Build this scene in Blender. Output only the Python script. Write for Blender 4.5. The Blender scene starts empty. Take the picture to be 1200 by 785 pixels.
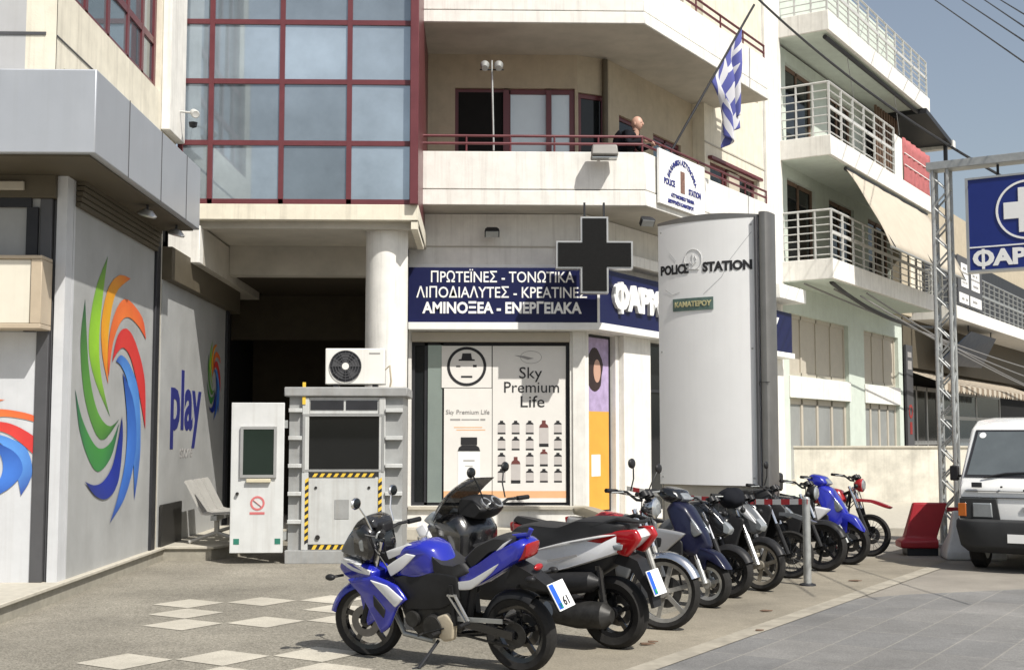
import bpy, bmesh, math, random
from mathutils import Vector as V, Matrix as MX
random.seed(7)
R = math.radians
sc = bpy.context.scene
C = sc.collection
# ------------------------------------------------------------------ camera, sky, sun
cam = bpy.data.cameras.new('camera'); co = bpy.data.objects.new('camera', cam); C.objects.link(co)
co.location = (0, 0, 1.6); co.rotation_euler = (R(90 + 4.6), 0, R(-1.5))
cam.sensor_width = 36; cam.lens = 36 * 1470 / 1200; cam.clip_start = .1; cam.clip_end = 3000
sc.camera = co
SUN = V((-.36, .46, -.68)).normalized()          # direction the light travels
w = bpy.data.worlds.new('World'); sc.world = w; w.use_nodes = True
nt = w.node_tree; bg = nt.nodes['Background']
sky = nt.nodes.new('ShaderNodeTexSky'); sky.sky_type = 'NISHITA'; sky.sun_disc = False
sky.sun_elevation = math.asin(-SUN.z); sky.sun_rotation = math.atan2(-SUN.x, -SUN.y)
sky.air_density = 1.2; sky.dust_density = 2.2; sky.ozone_density = 1.5
hs = nt.nodes.new('ShaderNodeHueSaturation'); hs.inputs['Saturation'].default_value = .68
nt.links.new(sky.outputs[0], hs.inputs['Color']); nt.links.new(hs.outputs[0], bg.inputs[0]); bg.inputs[1].default_value = .092
sl = bpy.data.lights.new('sun', 'SUN'); sl.energy = 4.4; sl.angle = R(.5); sl.color = (1, .96, .89)
so = bpy.data.objects.new('sun', sl); C.objects.link(so); so.rotation_euler = SUN.to_track_quat('-Z', 'Y').to_euler(); so.location = (20, -20, 40)
sc.view_settings.view_transform = 'Standard'; sc.view_settings.look = 'None'; sc.view_settings.gamma = 1
sc.view_settings.exposure = .33
# ------------------------------------------------------------------ helpers
class MB:
    def __init__(s): s.bm = bmesh.new()
    def poly(s, pts):
        vs = [s.bm.verts.new(p) for p in pts]; return s.bm.faces.new(vs)
    def prism(s, pts, vec):
        vec = V(vec); a = [s.bm.verts.new(p) for p in pts]; b = [s.bm.verts.new(V(p) + vec) for p in pts]; n = len(a)
        s.bm.faces.new(a[::-1]); s.bm.faces.new(b)
        for i in range(n): s.bm.faces.new((a[i], a[(i + 1) % n], b[(i + 1) % n], b[i]))
        return s
    def plan(s, pts, z0, z1): return s.prism([(p[0], p[1], z0) for p in pts], (0, 0, z1 - z0))
    def box(s, x0, x1, y0, y1, z0, z1): return s.plan([(x0, y0), (x1, y0), (x1, y1), (x0, y1)], z0, z1)
    def fbox(s, f, u0, u1, n0, n1, z0, z1): return s.prism([f(u0, n0, z0), f(u1, n0, z0), f(u1, n1, z0), f(u0, n1, z0)], (0, 0, z1 - z0))
    def loft(s, rings, cap=True, closed=True):
        R_ = [[s.bm.verts.new(p) for p in r] for r in rings]
        for a, b in zip(R_[:-1], R_[1:]):
            n = len(a)
            for i in range(n if closed else n - 1): s.bm.faces.new((a[i], a[(i + 1) % n], b[(i + 1) % n], b[i]))
        if cap: s.bm.faces.new(R_[0][::-1]); s.bm.faces.new(R_[-1])
        return s
    def cyl(s, p, q, r, r2=None, n=14): return s.tube([p, q], r, n, r2)
    def tube(s, path, r, n=8, r2=None):
        P = [V(p) for p in path]; rings = []; N = len(P); up = None
        for i in range(N):
            d = (P[min(i + 1, N - 1)] - P[max(i - 1, 0)]).normalized()
            if up is None: up = V((0, 0, 1)) if abs(d.z) < .9 else V((1, 0, 0))
            x = d.cross(up).normalized(); y = x.cross(d).normalized(); up = y
            rr = r if r2 is None else r + (r2 - r) * i / (N - 1)
            rings.append([P[i] + (x * math.cos(t) + y * math.sin(t)) * rr for t in [2 * math.pi * k / n for k in range(n)]])
        return s.loft(rings)
    def beam(s, p, q, wd, ht, up=(0, 0, 1)):
        p = V(p); q = V(q); d = (q - p).normalized(); up = V(up)
        if abs(d.dot(up)) > .97: up = V((0, 1, 0))
        x = d.cross(up).normalized() * wd / 2; y = x.cross(d).normalized() * ht / 2
        return s.prism([p - x - y, p + x - y, p + x + y, p - x + y], q - p)
    def lathe(s, prof, o=(0, 0, 0), ax=(0, 0, 1), n=24, closed=False):
        o = V(o); ax = V(ax).normalized(); a = ax.orthogonal().normalized(); b = ax.cross(a); rings = []
        for k in range(n):
            t = 2 * math.pi * k / n; d = a * math.cos(t) + b * math.sin(t)
            rings.append([s.bm.verts.new(o + d * r + ax * h) for r, h in prof])
        m = len(prof)
        for k in range(n):
            A = rings[k]; B = rings[(k + 1) % n]
            for i in range(m if closed else m - 1):
                j = (i + 1) % m
                s.bm.faces.new((A[i], A[j], B[j], B[i]))
        bmesh.ops.remove_doubles(s.bm, verts=s.bm.verts, dist=1e-6)
        return s
    def ball(s, c, r, sx=1, sy=1, sz=1, n=16):
        m = MX.Translation(V(c)) @ MX.Diagonal((sx * r, sy * r, sz * r, 1))
        bmesh.ops.create_uvsphere(s.bm, u_segments=n, v_segments=max(6, n // 2), radius=1, matrix=m); return s
    def puff(s, pts, wd, inset=.8, edge=.55, yc=0, wf=None, ten=.5):
        """body panel with a rounded edge: smooth side outline through pts (x,z), half width wd about y=yc"""
        wf = wf or (lambda x: 1); n = len(pts); out = []
        for i in range(n):
            p0, p1, p2, p3 = [pts[(i + k) % n] for k in (-1, 0, 1, 2)]
            l = math.dist(p1, p2); m1 = [(p2[j] - p0[j]) * l / (math.dist(p0, p1) + l + 1e-9) for j in (0, 1)]; m2 = [(p3[j] - p1[j]) * l / (math.dist(p2, p3) + l + 1e-9) for j in (0, 1)]
            for k in range(5):
                t = k / 5; h = (2 * t ** 3 - 3 * t * t + 1, t ** 3 - 2 * t * t + t, 3 * t * t - 2 * t ** 3, t ** 3 - t * t)
                out.append(tuple(h[0] * p1[j] + h[1] * m1[j] * ten + h[2] * p2[j] + h[3] * m2[j] * ten for j in (0, 1)))
        cx = sum(q[0] for q in out) / len(out); cz = sum(q[1] for q in out) / len(out); rings = []
        for ph in (-90, -62, -38, -15, 15, 38, 62, 90):
            k = inset + (1 - inset) * math.cos(R(ph)) ** .8 if abs(ph) < 90 else inset; y = math.sin(R(ph))
            y = math.copysign(abs(y) ** (.7 + edge * .5), y)
            rings.append([(cx + (x - cx) * k, yc + wd * wf(x) * y, cz + (z - cz) * k) for x, z in out])
        s.puffed = True
        return s.loft(rings)
    def build(s, name, mat, par=None, W=None, bev=0, sub=0, smooth=35, xf=None):
        """W: the root the world-space mesh hangs under; par: plain parent (local space)"""
        bm = s.bm
        if getattr(s, 'puffed', False): sub = 0; smooth = 48
        if xf is not None: bmesh.ops.transform(bm, matrix=xf, verts=bm.verts)
        bmesh.ops.recalc_face_normals(bm, faces=bm.faces)
        me = bpy.data.meshes.new(name); bm.to_mesh(me); bm.free()
        me.polygons.foreach_set('use_smooth', [True] * len(me.polygons))
        me.set_sharp_from_angle(angle=R(smooth if not sub else 180))
        me.materials.append(mat)
        o = bpy.data.objects.new(name, me); C.objects.link(o)
        if bev:
            b = o.modifiers.new('b', 'BEVEL'); b.width = bev; b.segments = 2; b.limit_method = 'ANGLE'; b.harden_normals = False
        if sub:
            b = o.modifiers.new('s', 'SUBSURF'); b.levels = sub; b.render_levels = sub
        put(o, par, W); return o
def put(o, par=None, W=None):
    if W is not None: o.parent = W; o.matrix_parent_inverse = MX.Translation(-W.location)
    elif par is not None: o.parent = par
def tag(o, label=None, cat=None, group=None, kind=None):
    for k, v in (('label', label), ('category', cat), ('group', group), ('kind', kind)):
        if v: o[k] = v
    return o
def thing(name, label, cat, loc, rz=0, group=None, lean=0):
    o = bpy.data.objects.new(name, None); C.objects.link(o); o.empty_display_size = .2
    o.location = loc; o.rotation_euler = (lean, 0, rz); return tag(o, label, cat, group)
def copy_tree(o, parent=None):
    c = o.copy(); C.objects.link(c)
    if parent is not None: c.parent = parent
    for ch in list(o.children): copy_tree(ch, c)
    return c
class Fr:                                            # upright plane: u along it, n outward, z up
    def __init__(s, o, ang): s.o = V((o[0], o[1], 0)); s.U = V((math.cos(ang), math.sin(ang), 0)); s.N = s.U.cross(V((0, 0, 1)))
    def __call__(s, u, n, z): return s.o + s.U * u + s.N * n + V((0, 0, z))
_dg = None
LOOK = str.maketrans('ΑΒΕΖΗΙΚΜΝΟΡΤΥΧΪ', 'ABEZHIKMNOPTYXÏ')   # same shapes, one typeface
def text(body, size, mat, fr, u, n, z, name='lettering', par=None, W=None, align='CENTER', bold=0, ext=.004, sx=1, space=1, line=1, arc=None):
    c = bpy.data.curves.new('t', 'FONT'); c.body = body.translate(LOOK); c.size = size; c.align_x = align; c.align_y = 'CENTER'
    c.offset = bold; c.extrude = ext; c.space_character = space; c.space_line = line; c.resolution_u = 3
    o = bpy.data.objects.new('t', c); C.objects.link(o)
    dg = bpy.context.evaluated_depsgraph_get(); dg.update()
    me = bpy.data.meshes.new_from_object(o.evaluated_get(dg)); bpy.data.objects.remove(o); bpy.data.curves.remove(c)
    m = MX.Identity(4); p = fr(u, n, z)
    U = fr.U; N = fr.N
    for i in range(3): m[i][0] = U[i] * sx; m[i][1] = (0, 0, 1)[i]; m[i][2] = N[i]; m[i][3] = p[i]
    if arc:                                          # bend the line onto a circle of radius arc
        for v in me.vertices:
            a = v.co.x / arc; r = arc + v.co.y; v.co.x = r * math.sin(a); v.co.y = r * math.cos(a) - arc
    me.transform(m); me.name = name
    me.materials.clear(); me.materials.append(mat)
    o = bpy.data.objects.new(name, me); C.objects.link(o); put(o, par, W); return o
def wall(fr, u0, u1, z0, z1, th, op, name, mat, par=None, W=None):
    """wall slab behind the plane (n from -th to 0) with rectangular openings (u0,u1,z0,z1)"""
    us = sorted({u0, u1} | {x for o in op for x in o[:2] if u0 < x < u1}); zs = sorted({z0, z1} | {x for o in op for x in o[2:] if z0 < x < z1})
    def solid(i, j):
        if i < 0 or j < 0 or i >= len(us) - 1 or j >= len(zs) - 1: return False
        a = (us[i] + us[i + 1]) / 2; b = (zs[j] + zs[j + 1]) / 2
        return not any(o[0] < a < o[1] and o[2] < b < o[3] for o in op)
    m = MB()
    for i in range(len(us) - 1):
        for j in range(len(zs) - 1):
            if not solid(i, j): continue
            a, b, c, d = us[i], us[i + 1], zs[j], zs[j + 1]
            m.poly([fr(a, 0, c), fr(b, 0, c), fr(b, 0, d), fr(a, 0, d)]); m.poly([fr(a, -th, c), fr(a, -th, d), fr(b, -th, d), fr(b, -th, c)])
            if not solid(i - 1, j): m.poly([fr(a, 0, c), fr(a, 0, d), fr(a, -th, d), fr(a, -th, c)])
            if not solid(i + 1, j): m.poly([fr(b, 0, c), fr(b, -th, c), fr(b, -th, d), fr(b, 0, d)])
            if not solid(i, j - 1): m.poly([fr(a, 0, c), fr(a, -th, c), fr(b, -th, c), fr(b, 0, c)])
            if not solid(i, j + 1): m.poly([fr(a, 0, d), fr(b, 0, d), fr(b, -th, d), fr(a, -th, d)])
    bmesh.ops.remove_doubles(m.bm, verts=m.bm.verts, dist=1e-4)
    return m.build(name, mat, par, W)
def window(fr, u0, u1, z0, z1, n, fm, gm, us=(), zs=(), fw=.06, dp=.07, name='window', par=None, W=None, glass=-.03):
    """frame with mullions at us / transoms at zs, and its panes as sub-part"""
    m = MB()
    for u in [u0 + fw / 2, u1 - fw / 2]: m.fbox(fr, u - fw / 2, u + fw / 2, n - dp, n, z0, z1)
    cu = sorted(us)
    for u in cu: m.fbox(fr, u - fw / 2, u + fw / 2, n - dp, n - .003, z0 + fw, z1 - fw)
    xs = [u0 + fw / 2] + cu + [u1 - fw / 2]
    for z in [z0 + fw / 2, z1 - fw / 2] + list(zs):
        for a, b in zip(xs[:-1], xs[1:]): m.fbox(fr, a + fw / 2, b - fw / 2, n - dp + .004, n - .006, z - fw / 2, z + fw / 2)
    o = m.build(name, fm, par, W)
    g = MB(); yy = [z0 + fw] + sorted(zs) + [z1 - fw]
    for a, b in zip(xs[:-1], xs[1:]):
        for c, d in zip(yy[:-1], yy[1:]):
            t = random.uniform(-.006, .006)
            g.prism([fr(a, n + glass - .01 + t, c), fr(b, n + glass - .01 - t, c), fr(b, n + glass - t, c), fr(a, n + glass + t, c)], (0, 0, d - c))
    g.build('pane', gm, o)
    return o
# ------------------------------------------------------------------ materials
def M(name, col, rough=.6, metal=0, var=.1, scale=4, streak=0, bump=0, bscale=60, coat=0, spec=.5, stain=(.25, .22, .18)):
    m = bpy.data.materials.new(name); m.use_nodes = True; t = m.node_tree; b = t.nodes['Principled BSDF']; L = t.links.new
    b.inputs['Roughness'].default_value = rough; b.inputs['Metallic'].default_value = metal
    b.inputs['Coat Weight'].default_value = coat; b.inputs['Coat Roughness'].default_value = .05; b.inputs['Specular IOR Level'].default_value = spec
    tc = t.nodes.new('ShaderNodeTexCoord')
    n = t.nodes.new('ShaderNodeTexNoise'); n.inputs['Scale'].default_value = scale; n.inputs['Detail'].default_value = 6; n.inputs['Roughness'].default_value = .65
    L(tc.outputs['Object'], n.inputs['Vector'])
    mr = t.nodes.new('ShaderNodeMapRange'); mr.inputs[1].default_value = .3; mr.inputs[2].default_value = .7; mr.inputs[3].default_value = 1 - var; mr.inputs[4].default_value = 1 + var * .6
    L(n.outputs['Fac'], mr.inputs[0])
    mx = t.nodes.new('ShaderNodeMix'); mx.data_type = 'RGBA'; mx.blend_type = 'MULTIPLY'; mx.inputs[0].default_value = 1
    mx.inputs[6].default_value = (*col, 1); L(mr.outputs[0], mx.inputs[7]); out = mx.outputs[2]
    if streak:
        mp = t.nodes.new('ShaderNodeMapping'); mp.inputs['Scale'].default_value = (8, 8, .3); L(tc.outputs['Object'], mp.inputs[0])
        n2 = t.nodes.new('ShaderNodeTexNoise'); n2.inputs['Scale'].default_value = 1.3; n2.inputs['Detail'].default_value = 7; n2.inputs['Roughness'].default_value = .7; L(mp.outputs[0], n2.inputs['Vector'])
        r2 = t.nodes.new('ShaderNodeMapRange'); r2.inputs[1].default_value = .5; r2.inputs[2].default_value = .78; r2.inputs[4].default_value = streak; L(n2.outputs['Fac'], r2.inputs[0])
        m2 = t.nodes.new('ShaderNodeMix'); m2.data_type = 'RGBA'; L(r2.outputs[0], m2.inputs[0]); L(out, m2.inputs[6]); m2.inputs[7].default_value = (*stain, 1); out = m2.outputs[2]
    L(out, b.inputs['Base Color'])
    rr = t.nodes.new('ShaderNodeMapRange'); rr.inputs[3].default_value = max(.02, rough - .08); rr.inputs[4].default_value = min(1, rough + .12); L(n.outputs['Fac'], rr.inputs[0])
    if rough > .12: L(rr.outputs[0], b.inputs['Roughness'])
    if bump:
        n3 = t.nodes.new('ShaderNodeTexNoise'); n3.inputs['Scale'].default_value = bscale; n3.inputs['Detail'].default_value = 4; L(tc.outputs['Object'], n3.inputs['Vector'])
        bp = t.nodes.new('ShaderNodeBump'); bp.inputs['Strength'].default_value = bump; bp.inputs['Distance'].default_value = .01; L(n3.outputs['Fac'], bp.inputs['Height']); L(bp.outputs[0], b.inputs['Normal'])
    return m
m_cream = M('cream_render', (.69, .645, .53), .8, var=.12, streak=.42, bump=.15)
m_white = M('white_render', (.74, .725, .68), .8, var=.11, streak=.42, bump=.15)
m_tan = M('tan_shade_render', (.44, .38, .28), .8, var=.12, streak=.25, bump=.15)  # on recessed walls the colour is lowered to carry their shade
m_green = M('pale_green_render', (.53, .585, .52), .8, var=.08, streak=.18, bump=.15)
m_soffit = M('soffit_render', (.46, .43, .37), .85, var=.2, scale=1.5, bump=.1)  # colour lowered so undersides keep their shade against bounce light
m_greyfront = M('grey_cladding', (.42, .42, .42), .5, var=.05, streak=.12)
m_canopy = M('canopy_metal', (.40, .42, .45), .42, .35, var=.05, scale=2, streak=.18, stain=(.3, .3, .3))
m_panel = M('shutter_panel_grey', (.36, .365, .36), .5, var=.14, scale=2, streak=.35, stain=(.3, .29, .27))
m_panelw = M('shutter_panel_white', (.54, .55, .565), .45, var=.07, streak=.22)
m_dark = M('dark_metal', (.035, .036, .04), .45, .2, var=.15, spec=.22)
m_anth = M('anthracite_post', (.10, .10, .105), .45, .3, var=.1, spec=.22)
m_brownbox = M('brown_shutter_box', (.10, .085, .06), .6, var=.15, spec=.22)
m_red = M('oxblood_aluminium', (.13, .032, .038), .35, .1, var=.12)
def vary(m, lo, hi):
    t = m.node_tree; b = t.nodes['Principled BSDF']; src = b.inputs['Base Color'].links[0].from_socket
    g = t.nodes.new('ShaderNodeNewGeometry'); r = t.nodes.new('ShaderNodeMapRange'); r.inputs[3].default_value = lo; r.inputs[4].default_value = hi
    t.links.new(g.outputs['Random Per Island'], r.inputs[0]); x = t.nodes.new('ShaderNodeMix'); x.data_type = 'RGBA'; x.blend_type = 'MULTIPLY'; x.inputs[0].default_value = 1
    t.links.new(src, x.inputs[6]); t.links.new(r.outputs[0], x.inputs[7]); t.links.new(x.outputs[2], b.inputs['Base Color']); return m
m_glass = M('reflective_glass', (.20, .25, .28), .03, .55, var=.05, scale=.6)
m_glassb = M('bay_glass', (.33, .39, .44), .03, .5, var=.35, scale=.45)
vary(m_glassb, .62, 1.22); vary(m_glass, .6, 1.3)  # random pane tones stand in for differing reflections
m_glassd = M('dark_glass', (.012, .014, .015), .05, var=.1, spec=.3)
m_glassg = M('greenish_glass', (.26, .31, .29), .1, .3, var=.05)
m_frostg = M('dusty_window_glass', (.30, .31, .30), .15, .1, var=.15, scale=1.2, spec=.3)
m_frost = M('pale_window_glass', (.62, .70, .74), .12, .1, var=.04)
m_black = M('black_interior', (.012, .012, .012), .9, var=.2, spec=.22)
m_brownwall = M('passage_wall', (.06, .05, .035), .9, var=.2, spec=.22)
m_stone = M('pale_stone', (.46, .43, .36), .75, var=.14, scale=9, streak=.15, bump=.2)
m_tileface = M('kerb_tile', (.30, .28, .23), .8, var=.2, scale=9, streak=.25, bump=.25)
m_navy = M('navy_sign', (.010, .013, .06), .4, var=.08, spec=.22)
m_blue = M('blue_sign', (.008, .022, .17), .35, var=.06)
m_signw = M('sign_white', (.82, .82, .80), .45, var=.03)
m_trim = M('white_trim', (.80, .80, .77), .5, var=.05, streak=.12)
m_ink = M('black_ink', (.028, .028, .03), .5, var=.05, spec=.22)
m_inkb = M('blue_ink', (.02, .025, .16), .5, var=.05)
m_inkg = M('grey_ink', (.30, .29, .28), .6, var=.05)
m_paper = M('poster_paper', (.72, .70, .66), .6, var=.04)
m_orange = M('poster_orange', (.72, .36, .05), .55, var=.08)
m_peach = M('poster_peach', (.75, .42, .22), .55, var=.05)
m_purple = M('poster_lilac', (.42, .33, .52), .55, var=.25, scale=6)
m_skin = M('skin', (.50, .30, .22), .5, var=.08)
m_hair = M('dark_hair', (.03, .015, .014), .6, var=.2)
m_label = M('bottle_label_print', (.50, .47, .45), .6, var=.1)
m_glassk = M('booth_window_glass', (.008, .009, .009), .03, var=.1, spec=.45)
m_bottle = M('amber_print', (.14, .04, .035), .5, var=.1)
m_alu = M('brushed_aluminium', (.50, .50, .49), .35, .75, var=.06, streak=.1)
m_steel = M('galvanised_steel', (.42, .43, .42), .45, .6, var=.15, scale=14)
m_pylon = M('pylon_panel', (.80, .80, .79), .45, 0, var=.03, scale=2, streak=.06)
m_pylonp = M('pylon_post', (.22, .215, .205), .4, .6, var=.1)
m_booth = M('booth_white', (.50, .51, .50), .5, var=.12, streak=.45)
m_boothg = M('booth_shade_dirt_grey', (.30, .305, .30), .55, var=.2, streak=.45)  # booth wall's shade is put into this grey; on the roof it is dirt
m_acw = M('appliance_white', (.72, .71, .67), .45, var=.05, streak=.18)
m_yel = M('hazard_yellow', (.72, .48, .05), .5, var=.1)
m_rail = M('painted_railing', (.5, .5, .48), .5, var=.08)
m_canvas = M('awning_canvas', (.47, .42, .34), .9, var=.08, streak=.15, scale=3)
m_canvr = M('red_canvas', (.40, .12, .12), .9, var=.25, scale=6)
m_wood = M('old_wood', (.16, .10, .065), .7, var=.3, scale=8)
m_shutb = M('beige_shutter', (.44, .40, .33), .6, var=.08, streak=.12)
m_wallgr = M('graffitied_wall', (.62, .59, .51), .85, var=.35, scale=1.6, streak=.4, bump=.2)
m_tyre = M('tyre_rubber', (.022, .021, .020), .75, var=.3, scale=25, bump=.2, bscale=90, spec=.22)
m_blk = M('black_plastic', (.02, .02, .021), .42, var=.25, scale=12, spec=.22)
m_blkg = M('black_paint', (.012, .012, .013), .18, var=.2, coat=.6)
m_seat = M('seat_vinyl', (.03, .03, .031), .5, var=.15, bump=.15, bscale=200, spec=.22)
m_chrome = M('chrome', (.75, .75, .75), .15, 1, var=.1)
m_almat = M('cast_alloy', (.42, .41, .38), .4, .7, var=.2, scale=15)
m_eng = M('engine_metal', (.045, .044, .042), .45, .5, var=.4, scale=18, spec=.22)
m_pblue = M('blue_bike_paint', (.014, .02, .32), .2, var=.12, coat=.8)
m_pwhite = M('white_bike_paint', (.70, .70, .70), .25, var=.06, coat=.6)
m_pnavy = M('navy_bike_paint', (.007, .008, .026), .3, var=.2, coat=.3, spec=.3)
m_pred = M('red_bike_paint', (.36, .02, .025), .25, var=.1, coat=.6)
m_pgrey = M('grey_bike_paint', (.10, .105, .11), .3, var=.15, coat=.4)
m_psilv = M('silver_bike_paint', (.40, .40, .40), .3, .5, var=.1, coat=.4)
m_tanv = M('tan_vinyl', (.30, .26, .19), .55, var=.15)
m_lens = M('clear_lens', (.35, .37, .38), .08, .4, var=.2)
m_redl = M('red_lens', (.34, .008, .01), .12, var=.1, coat=.6)
m_oral = M('amber_lens', (.40, .11, .02), .15, var=.1, coat=.5)
m_van = M('van_white_paint', (.80, .80, .78), .25, var=.04, coat=.5)
m_bump = M('bumper_plastic', (.035, .036, .037), .55, var=.2, spec=.22)
m_redp = M('red_barrier_plastic', (.33, .012, .02), .4, var=.12)
m_whp = M('white_barrier_plastic', (.58, .58, .56), .5, var=.08, streak=.3)
m_cloth = M('black_cloth', (.008, .009, .013), .9, var=.2, spec=.22)
m_cable = M('cable_sheath', (.03, .03, .03), .6, var=.1)
m_cableg = M('grey_cable', (.2, .195, .19), .6, var=.1)
m_tape_r = M('tape_red', (.55, .02, .03), .4, var=.05)
m_tape_w = M('tape_white', (.80, .79, .76), .4, var=.05)
def screen_mat():
    m = bpy.data.materials.new('smoked_screen'); m.use_nodes = True; b = m.node_tree.nodes['Principled BSDF']
    b.inputs['Base Color'].default_value = (.02, .02, .022, 1); b.inputs['Roughness'].default_value = .12; b.inputs['Alpha'].default_value = .82; b.inputs['Coat Weight'].default_value = .4; return m
m_screen = screen_mat()
SW = {}
for k, a, b_ in (('lime', (.30, .58, .03), (.03, .12, .05)), ('green', (.10, .30, .04), (.01, .05, .04)), ('dgreen', (.05, .26, .05), (.01, .05, .06)), ('yellow', (.75, .38, .02), (.65, .10, .03)),
               ('orange', (.75, .18, .04), (.62, .07, .04)), ('red', (.62, .05, .04), (.50, .02, .03)), ('sky', (.10, .30, .72), (.02, .04, .25)), ('blue', (.05, .18, .60), (.01, .03, .2)), ('navy', (.01, .03, .30), (.01, .02, .12))):
    mt = M('swirl_' + k, a, .45, var=.12, scale=3); t_ = mt.node_tree; bs_ = t_.nodes['Principled BSDF']; sr_ = bs_.inputs['Base Color'].links[0].from_socket
    at_ = t_.nodes.new('ShaderNodeAttribute'); at_.attribute_name = 'fade'; mx_ = t_.nodes.new('ShaderNodeMix'); mx_.data_type = 'RGBA'; mx_.inputs[6].default_value = (*b_, 1)
    t_.links.new(at_.outputs['Fac'], mx_.inputs[0]); t_.links.new(sr_, mx_.inputs[7]); t_.links.new(mx_.outputs[2], bs_.inputs['Base Color']); SW[k] = mt
# ------------------------------------------------------------------ ground
SA = R(34); SD = V((math.sin(SA), math.cos(SA), 0)); SNN = V((math.cos(SA), -math.sin(SA), 0))
def ground_mat(name, cols, kind, tile=.5, mortar=.02, dark=None):
    m = bpy.data.materials.new(name); m.use_nodes = True; t = m.node_tree; b = t.nodes['Principled BSDF']; L = t.links.new; N = t.nodes.new
    tc = N('ShaderNodeTexCoord'); mp = N('ShaderNodeMapping'); mp.inputs['Rotation'].default_value = (0, 0, SA); L(tc.outputs['Object'], mp.inputs[0])
    big = N('ShaderNodeTexNoise'); big.inputs['Scale'].default_value = .55; big.inputs['Detail'].default_value = 8; big.inputs['Roughness'].default_value = .7; L(tc.outputs['Object'], big.inputs['Vector'])
    fine = N('ShaderNodeTexNoise' if kind != 'pebble' else 'ShaderNodeTexVoronoi'); fine.inputs['Scale'].default_value = 85 if kind == 'pebble' else 90
    L(tc.outputs['Object'], fine.inputs['Vector'])
    rp = N('ShaderNodeValToRGB'); rp.color_ramp.elements[0].color = (*cols[0], 1); rp.color_ramp.elements[1].color = (*cols[1], 1)
    if kind == 'pebble':
        sp = N('ShaderNodeSeparateColor'); L(fine.outputs['Color'], sp.inputs[0]); L(sp.outputs[0], rp.inputs[0])
    else:
        rp.color_ramp.elements[0].position = .3; rp.color_ramp.elements[1].position = .7; L(fine.outputs['Fac'], rp.inputs[0])
    mr = N('ShaderNodeMapRange'); mr.inputs[1].default_value = .3; mr.inputs[2].default_value = .72; mr.inputs[3].default_value = .62; mr.inputs[4].default_value = 1.18; L(big.outputs['Fac'], mr.inputs[0])
    mx = N('ShaderNodeMix'); mx.data_type = 'RGBA'; mx.blend_type = 'MULTIPLY'; mx.inputs[0].default_value = 1; L(rp.outputs[0], mx.inputs[6]); L(mr.outputs[0], mx.inputs[7]); out = mx.outputs[2]
    h = fine.outputs['Distance' if kind == 'pebble' else 'Fac']
    if kind == 'tile':
        br = N('ShaderNodeTexBrick'); br.offset = 0; br.inputs['Scale'].default_value = 1; br.inputs['Brick Width'].default_value = tile; br.inputs['Row Height'].default_value = tile * 2; br.inputs['Mortar Size'].default_value = mortar; br.inputs['Mortar Smooth'].default_value = .3
        br.inputs['Color1'].default_value = (.88, .88, .88, 1); br.inputs['Color2'].default_value = (1.08, 1.06, 1.03, 1); br.inputs['Mortar'].default_value = (1.32, 1.27, 1.18, 1); br.inputs['Bias'].default_value = 0
        L(mp.outputs[0], br.inputs['Vector'])
        m2 = N('ShaderNodeMix'); m2.data_type = 'RGBA'; m2.blend_type = 'MULTIPLY'; m2.inputs[0].default_value = 1; L(out, m2.inputs[6]); L(br.outputs['Color'], m2.inputs[7]); out = m2.outputs[2]
    # oil and dirt spots
    st = N('ShaderNodeTexNoise'); st.inputs['Scale'].default_value = 1.4; st.inputs['Detail'].default_value = 9; st.inputs['Roughness'].default_value = .75; L(tc.outputs['Object'], st.inputs['Vector'])
    s2 = N('ShaderNodeMapRange'); s2.inputs[1].default_value = .58; s2.inputs[2].default_value = .75; s2.inputs[4].default_value = .55; L(st.outputs['Fac'], s2.inputs[0])
    m4 = N('ShaderNodeMix'); m4.data_type = 'RGBA'; L(s2.outputs[0], m4.inputs[0]); L(out, m4.inputs[6]); m4.inputs[7].default_value = (*(dark or [c * .45 for c in cols[0]]), 1); out = m4.outputs[2]
    L(out, b.inputs['Base Color']); b.inputs['Roughness'].default_value = .8; b.inputs['Specular IOR Level'].default_value = .3
    bp = N('ShaderNodeBump'); bp.inputs['Strength'].default_value = .25; bp.inputs['Distance'].default_value = .01; L(h, bp.inputs['Height']); L(bp.outputs[0], b.inputs['Normal'])
    return m
g_conc = ground_mat('street_concrete', ((.22, .20, .17), (.32, .295, .255)), 'noise')
g_plaza = ground_mat('exposed_pebble_paving', ((.165, .152, .122), (.34, .315, .262)), 'pebble')
g_park = ground_mat('worn_parking_concrete', ((.225, .20, .155), (.34, .305, .24)), 'noise')
g_road = ground_mat('grey_paver_road', ((.16, .16, .158), (.25, .246, .238)), 'tile', .4, .008)
g_tile = ground_mat('pale_paving_tile', ((.44, .41, .34), (.58, .54, .455)), 'noise', dark=(.22, .20, .16))
def sheet(name, pts, z, mat):
    m = MB(); m.poly([(p[0], p[1], z) for p in pts]); return tag(m.build(name, mat), kind='structure')
sheet('ground', [(-600, -600), (600, -600), (600, 600), (-600, 600)], 0, g_conc)
EO = V((1.0, 8.72, 0))                               # a point on the line between parking strip and road
def sn(s, n): p = EO + SD * s + SNN * n; return (p.x, p.y)
sheet('plaza', [(-4.2, 2), sn(-5.4, -.95), sn(8.5, -.95), (-.9, 19.7), (-4.2, 19.7)], .004, g_plaza)
sheet('parking_strip', [sn(-14, -.95), sn(-14, 0), sn(9, 0), sn(9, -.95)], .004, g_park)
sheet('road', [sn(-14, .18), sn(-14, 14), sn(6.3, 14), sn(6.3, 1.4), sn(5.2, .5), sn(4.6, .18)], .004, g_road)
sheet('gutter_strip', [sn(-14, 0), sn(-14, .18), sn(8, .18), sn(8, 0)], .008, M('gutter_concrete', (.34, .31, .25), .8, var=.3, scale=5, bump=.2))
m = MB(); t0 = V((-2.77, 12.23, 0)); a = .47
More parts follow.
